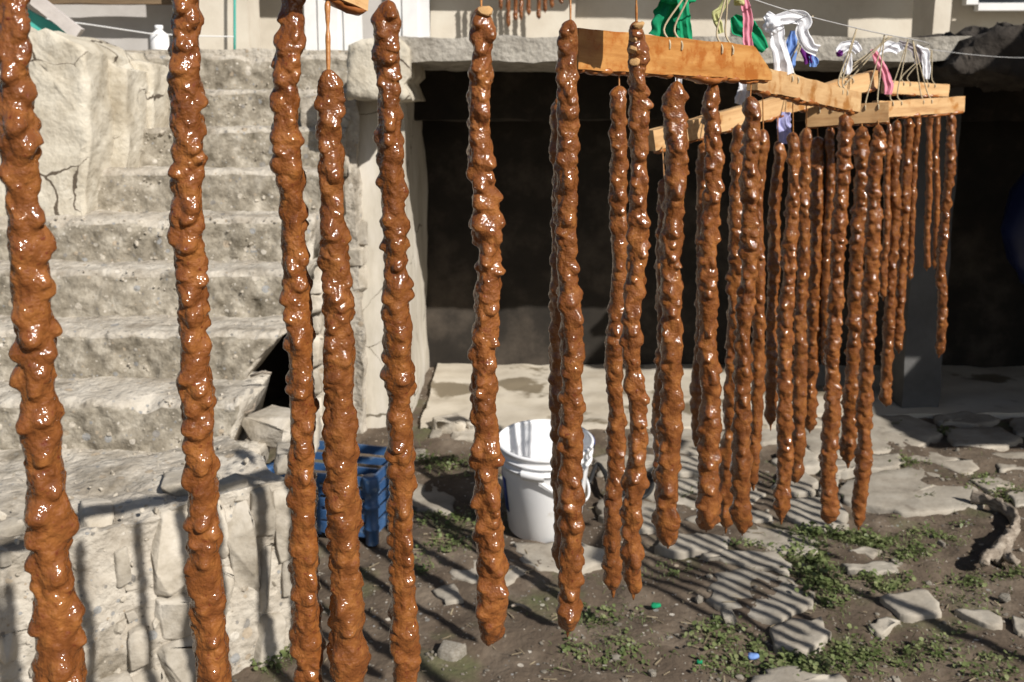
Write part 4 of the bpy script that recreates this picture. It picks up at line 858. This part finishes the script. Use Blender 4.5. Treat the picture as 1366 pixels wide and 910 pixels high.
ribbon([(992, -6), (994, 10), (997, 26), (996, 44), (998, 62)], 1.36, [7, 9, 10, 9, 10], 'c_pink', "pink cloth strip hanging above the cut corner", 4)
ribbon([(978, 22), (988, 34), (1000, 40), (1012, 56), (1020, 66)], 1.44, [8, 22, 20, 16, 8], 'c_green', "crumpled green cloth beside the pink strip", 5)
ribbon([(972, -6), (962, 12), (955, 20), (960, 34), (962, 44)], 1.34, [6, 8, 9, 7, 6], 'c_yellow', "pale yellow cloth scrap dangling by the jute cord", 6)
knot(986, 0, 1.36, 12, 14, 'c_yellow', "pale yellow cloth knot above the pink strip", 7)
ribbon([(1022, 20), (1034, 32), (1036, 52), (1042, 75), (1046, 100)], 1.50, [10, 16, 14, 17, 22], 'c_white', "long white cloth strip hanging above the pale board", 8)
ribbon([(1026, 34), (1040, 26), (1056, 23), (1072, 27), (1070, 42), (1080, 62), (1090, 68)], 1.50, [12, 12, 14, 15, 12, 12, 12], 'c_white', "arched white cloth strip looped over the wire", 9)
knot(1031, 34, 1.49, 20, 20, 'c_white', "white cloth knot at the arched strip", 10)
ribbon([(1060, 42), (1056, 58), (1052, 78), (1048, 98)], 1.53, [8, 13, 16, 12], 'c_blue', "blue cloth strip under the white arched strip", 11)
ribbon([(1072, 52), (1076, 66), (1080, 84)], 1.56, [8, 14, 10], 'c_purple', "purple cloth scrap beside the blue strip", 12)
ribbon([(1082, 72), (1085, 82), (1084, 90)], 1.56, [6, 9, 7], 'c_blue', "small blue cloth end below the purple scrap", 13)
ribbon([(1118, 70), (1128, 62), (1140, 62), (1146, 70)], 1.80, [8, 12, 10, 8], 'c_white', "small white cloth knot right of the purple scrap", 14)
ribbon([(1132, 72), (1131, 84), (1130, 100)], 1.82, [6, 10, 8], 'c_white', "short white cloth end above the slanting board", 15)
knot(1120, 71, 1.8, 8, 8, 'c_purple', "tiny purple cloth knot beside a small white one", 16)
ribbon([(1165, 66), (1170, 78), (1178, 92), (1186, 112), (1184, 126)], 1.94, [7, 8, 9, 10, 8], 'c_pink', "pink and grey cloth strip hanging before the far boards", 17)
ribbon([(1172, 70), (1182, 62), (1196, 64), (1200, 70)], 1.98, [8, 11, 12, 8], 'c_white', "white cloth loop above the far boards", 18)
ribbon([(1200, 56), (1212, 62), (1222, 68), (1226, 84)], 2.1, [5, 7, 10, 8], 'c_grey', "grey cloth strip tied at the far end of the wire", 19)
ribbon([(1222, 64), (1232, 70), (1236, 86), (1236, 106)], 2.12, [8, 9, 8, 5], 'c_white', "white cloth tail hanging at the far end of the wire", 20)
ribbon([(1046, 150), (1046, 166), (1048, 192)], 1.80, [14, 16, 14], 'c_lilac', "lilac cloth hanging below the boards among the strings", 21)
ribbon([(906, 98), (905, 112), (902, 126)], 1.34, [8, 8, 7], 'c_white', "white cloth end peeking out below the thick board", 22)
ribbon([(991, 108), (993, 120), (988, 140)], 1.50, [8, 14, 16], 'c_white', "pale cloth scrap below the cut corner of the thick board", 23)
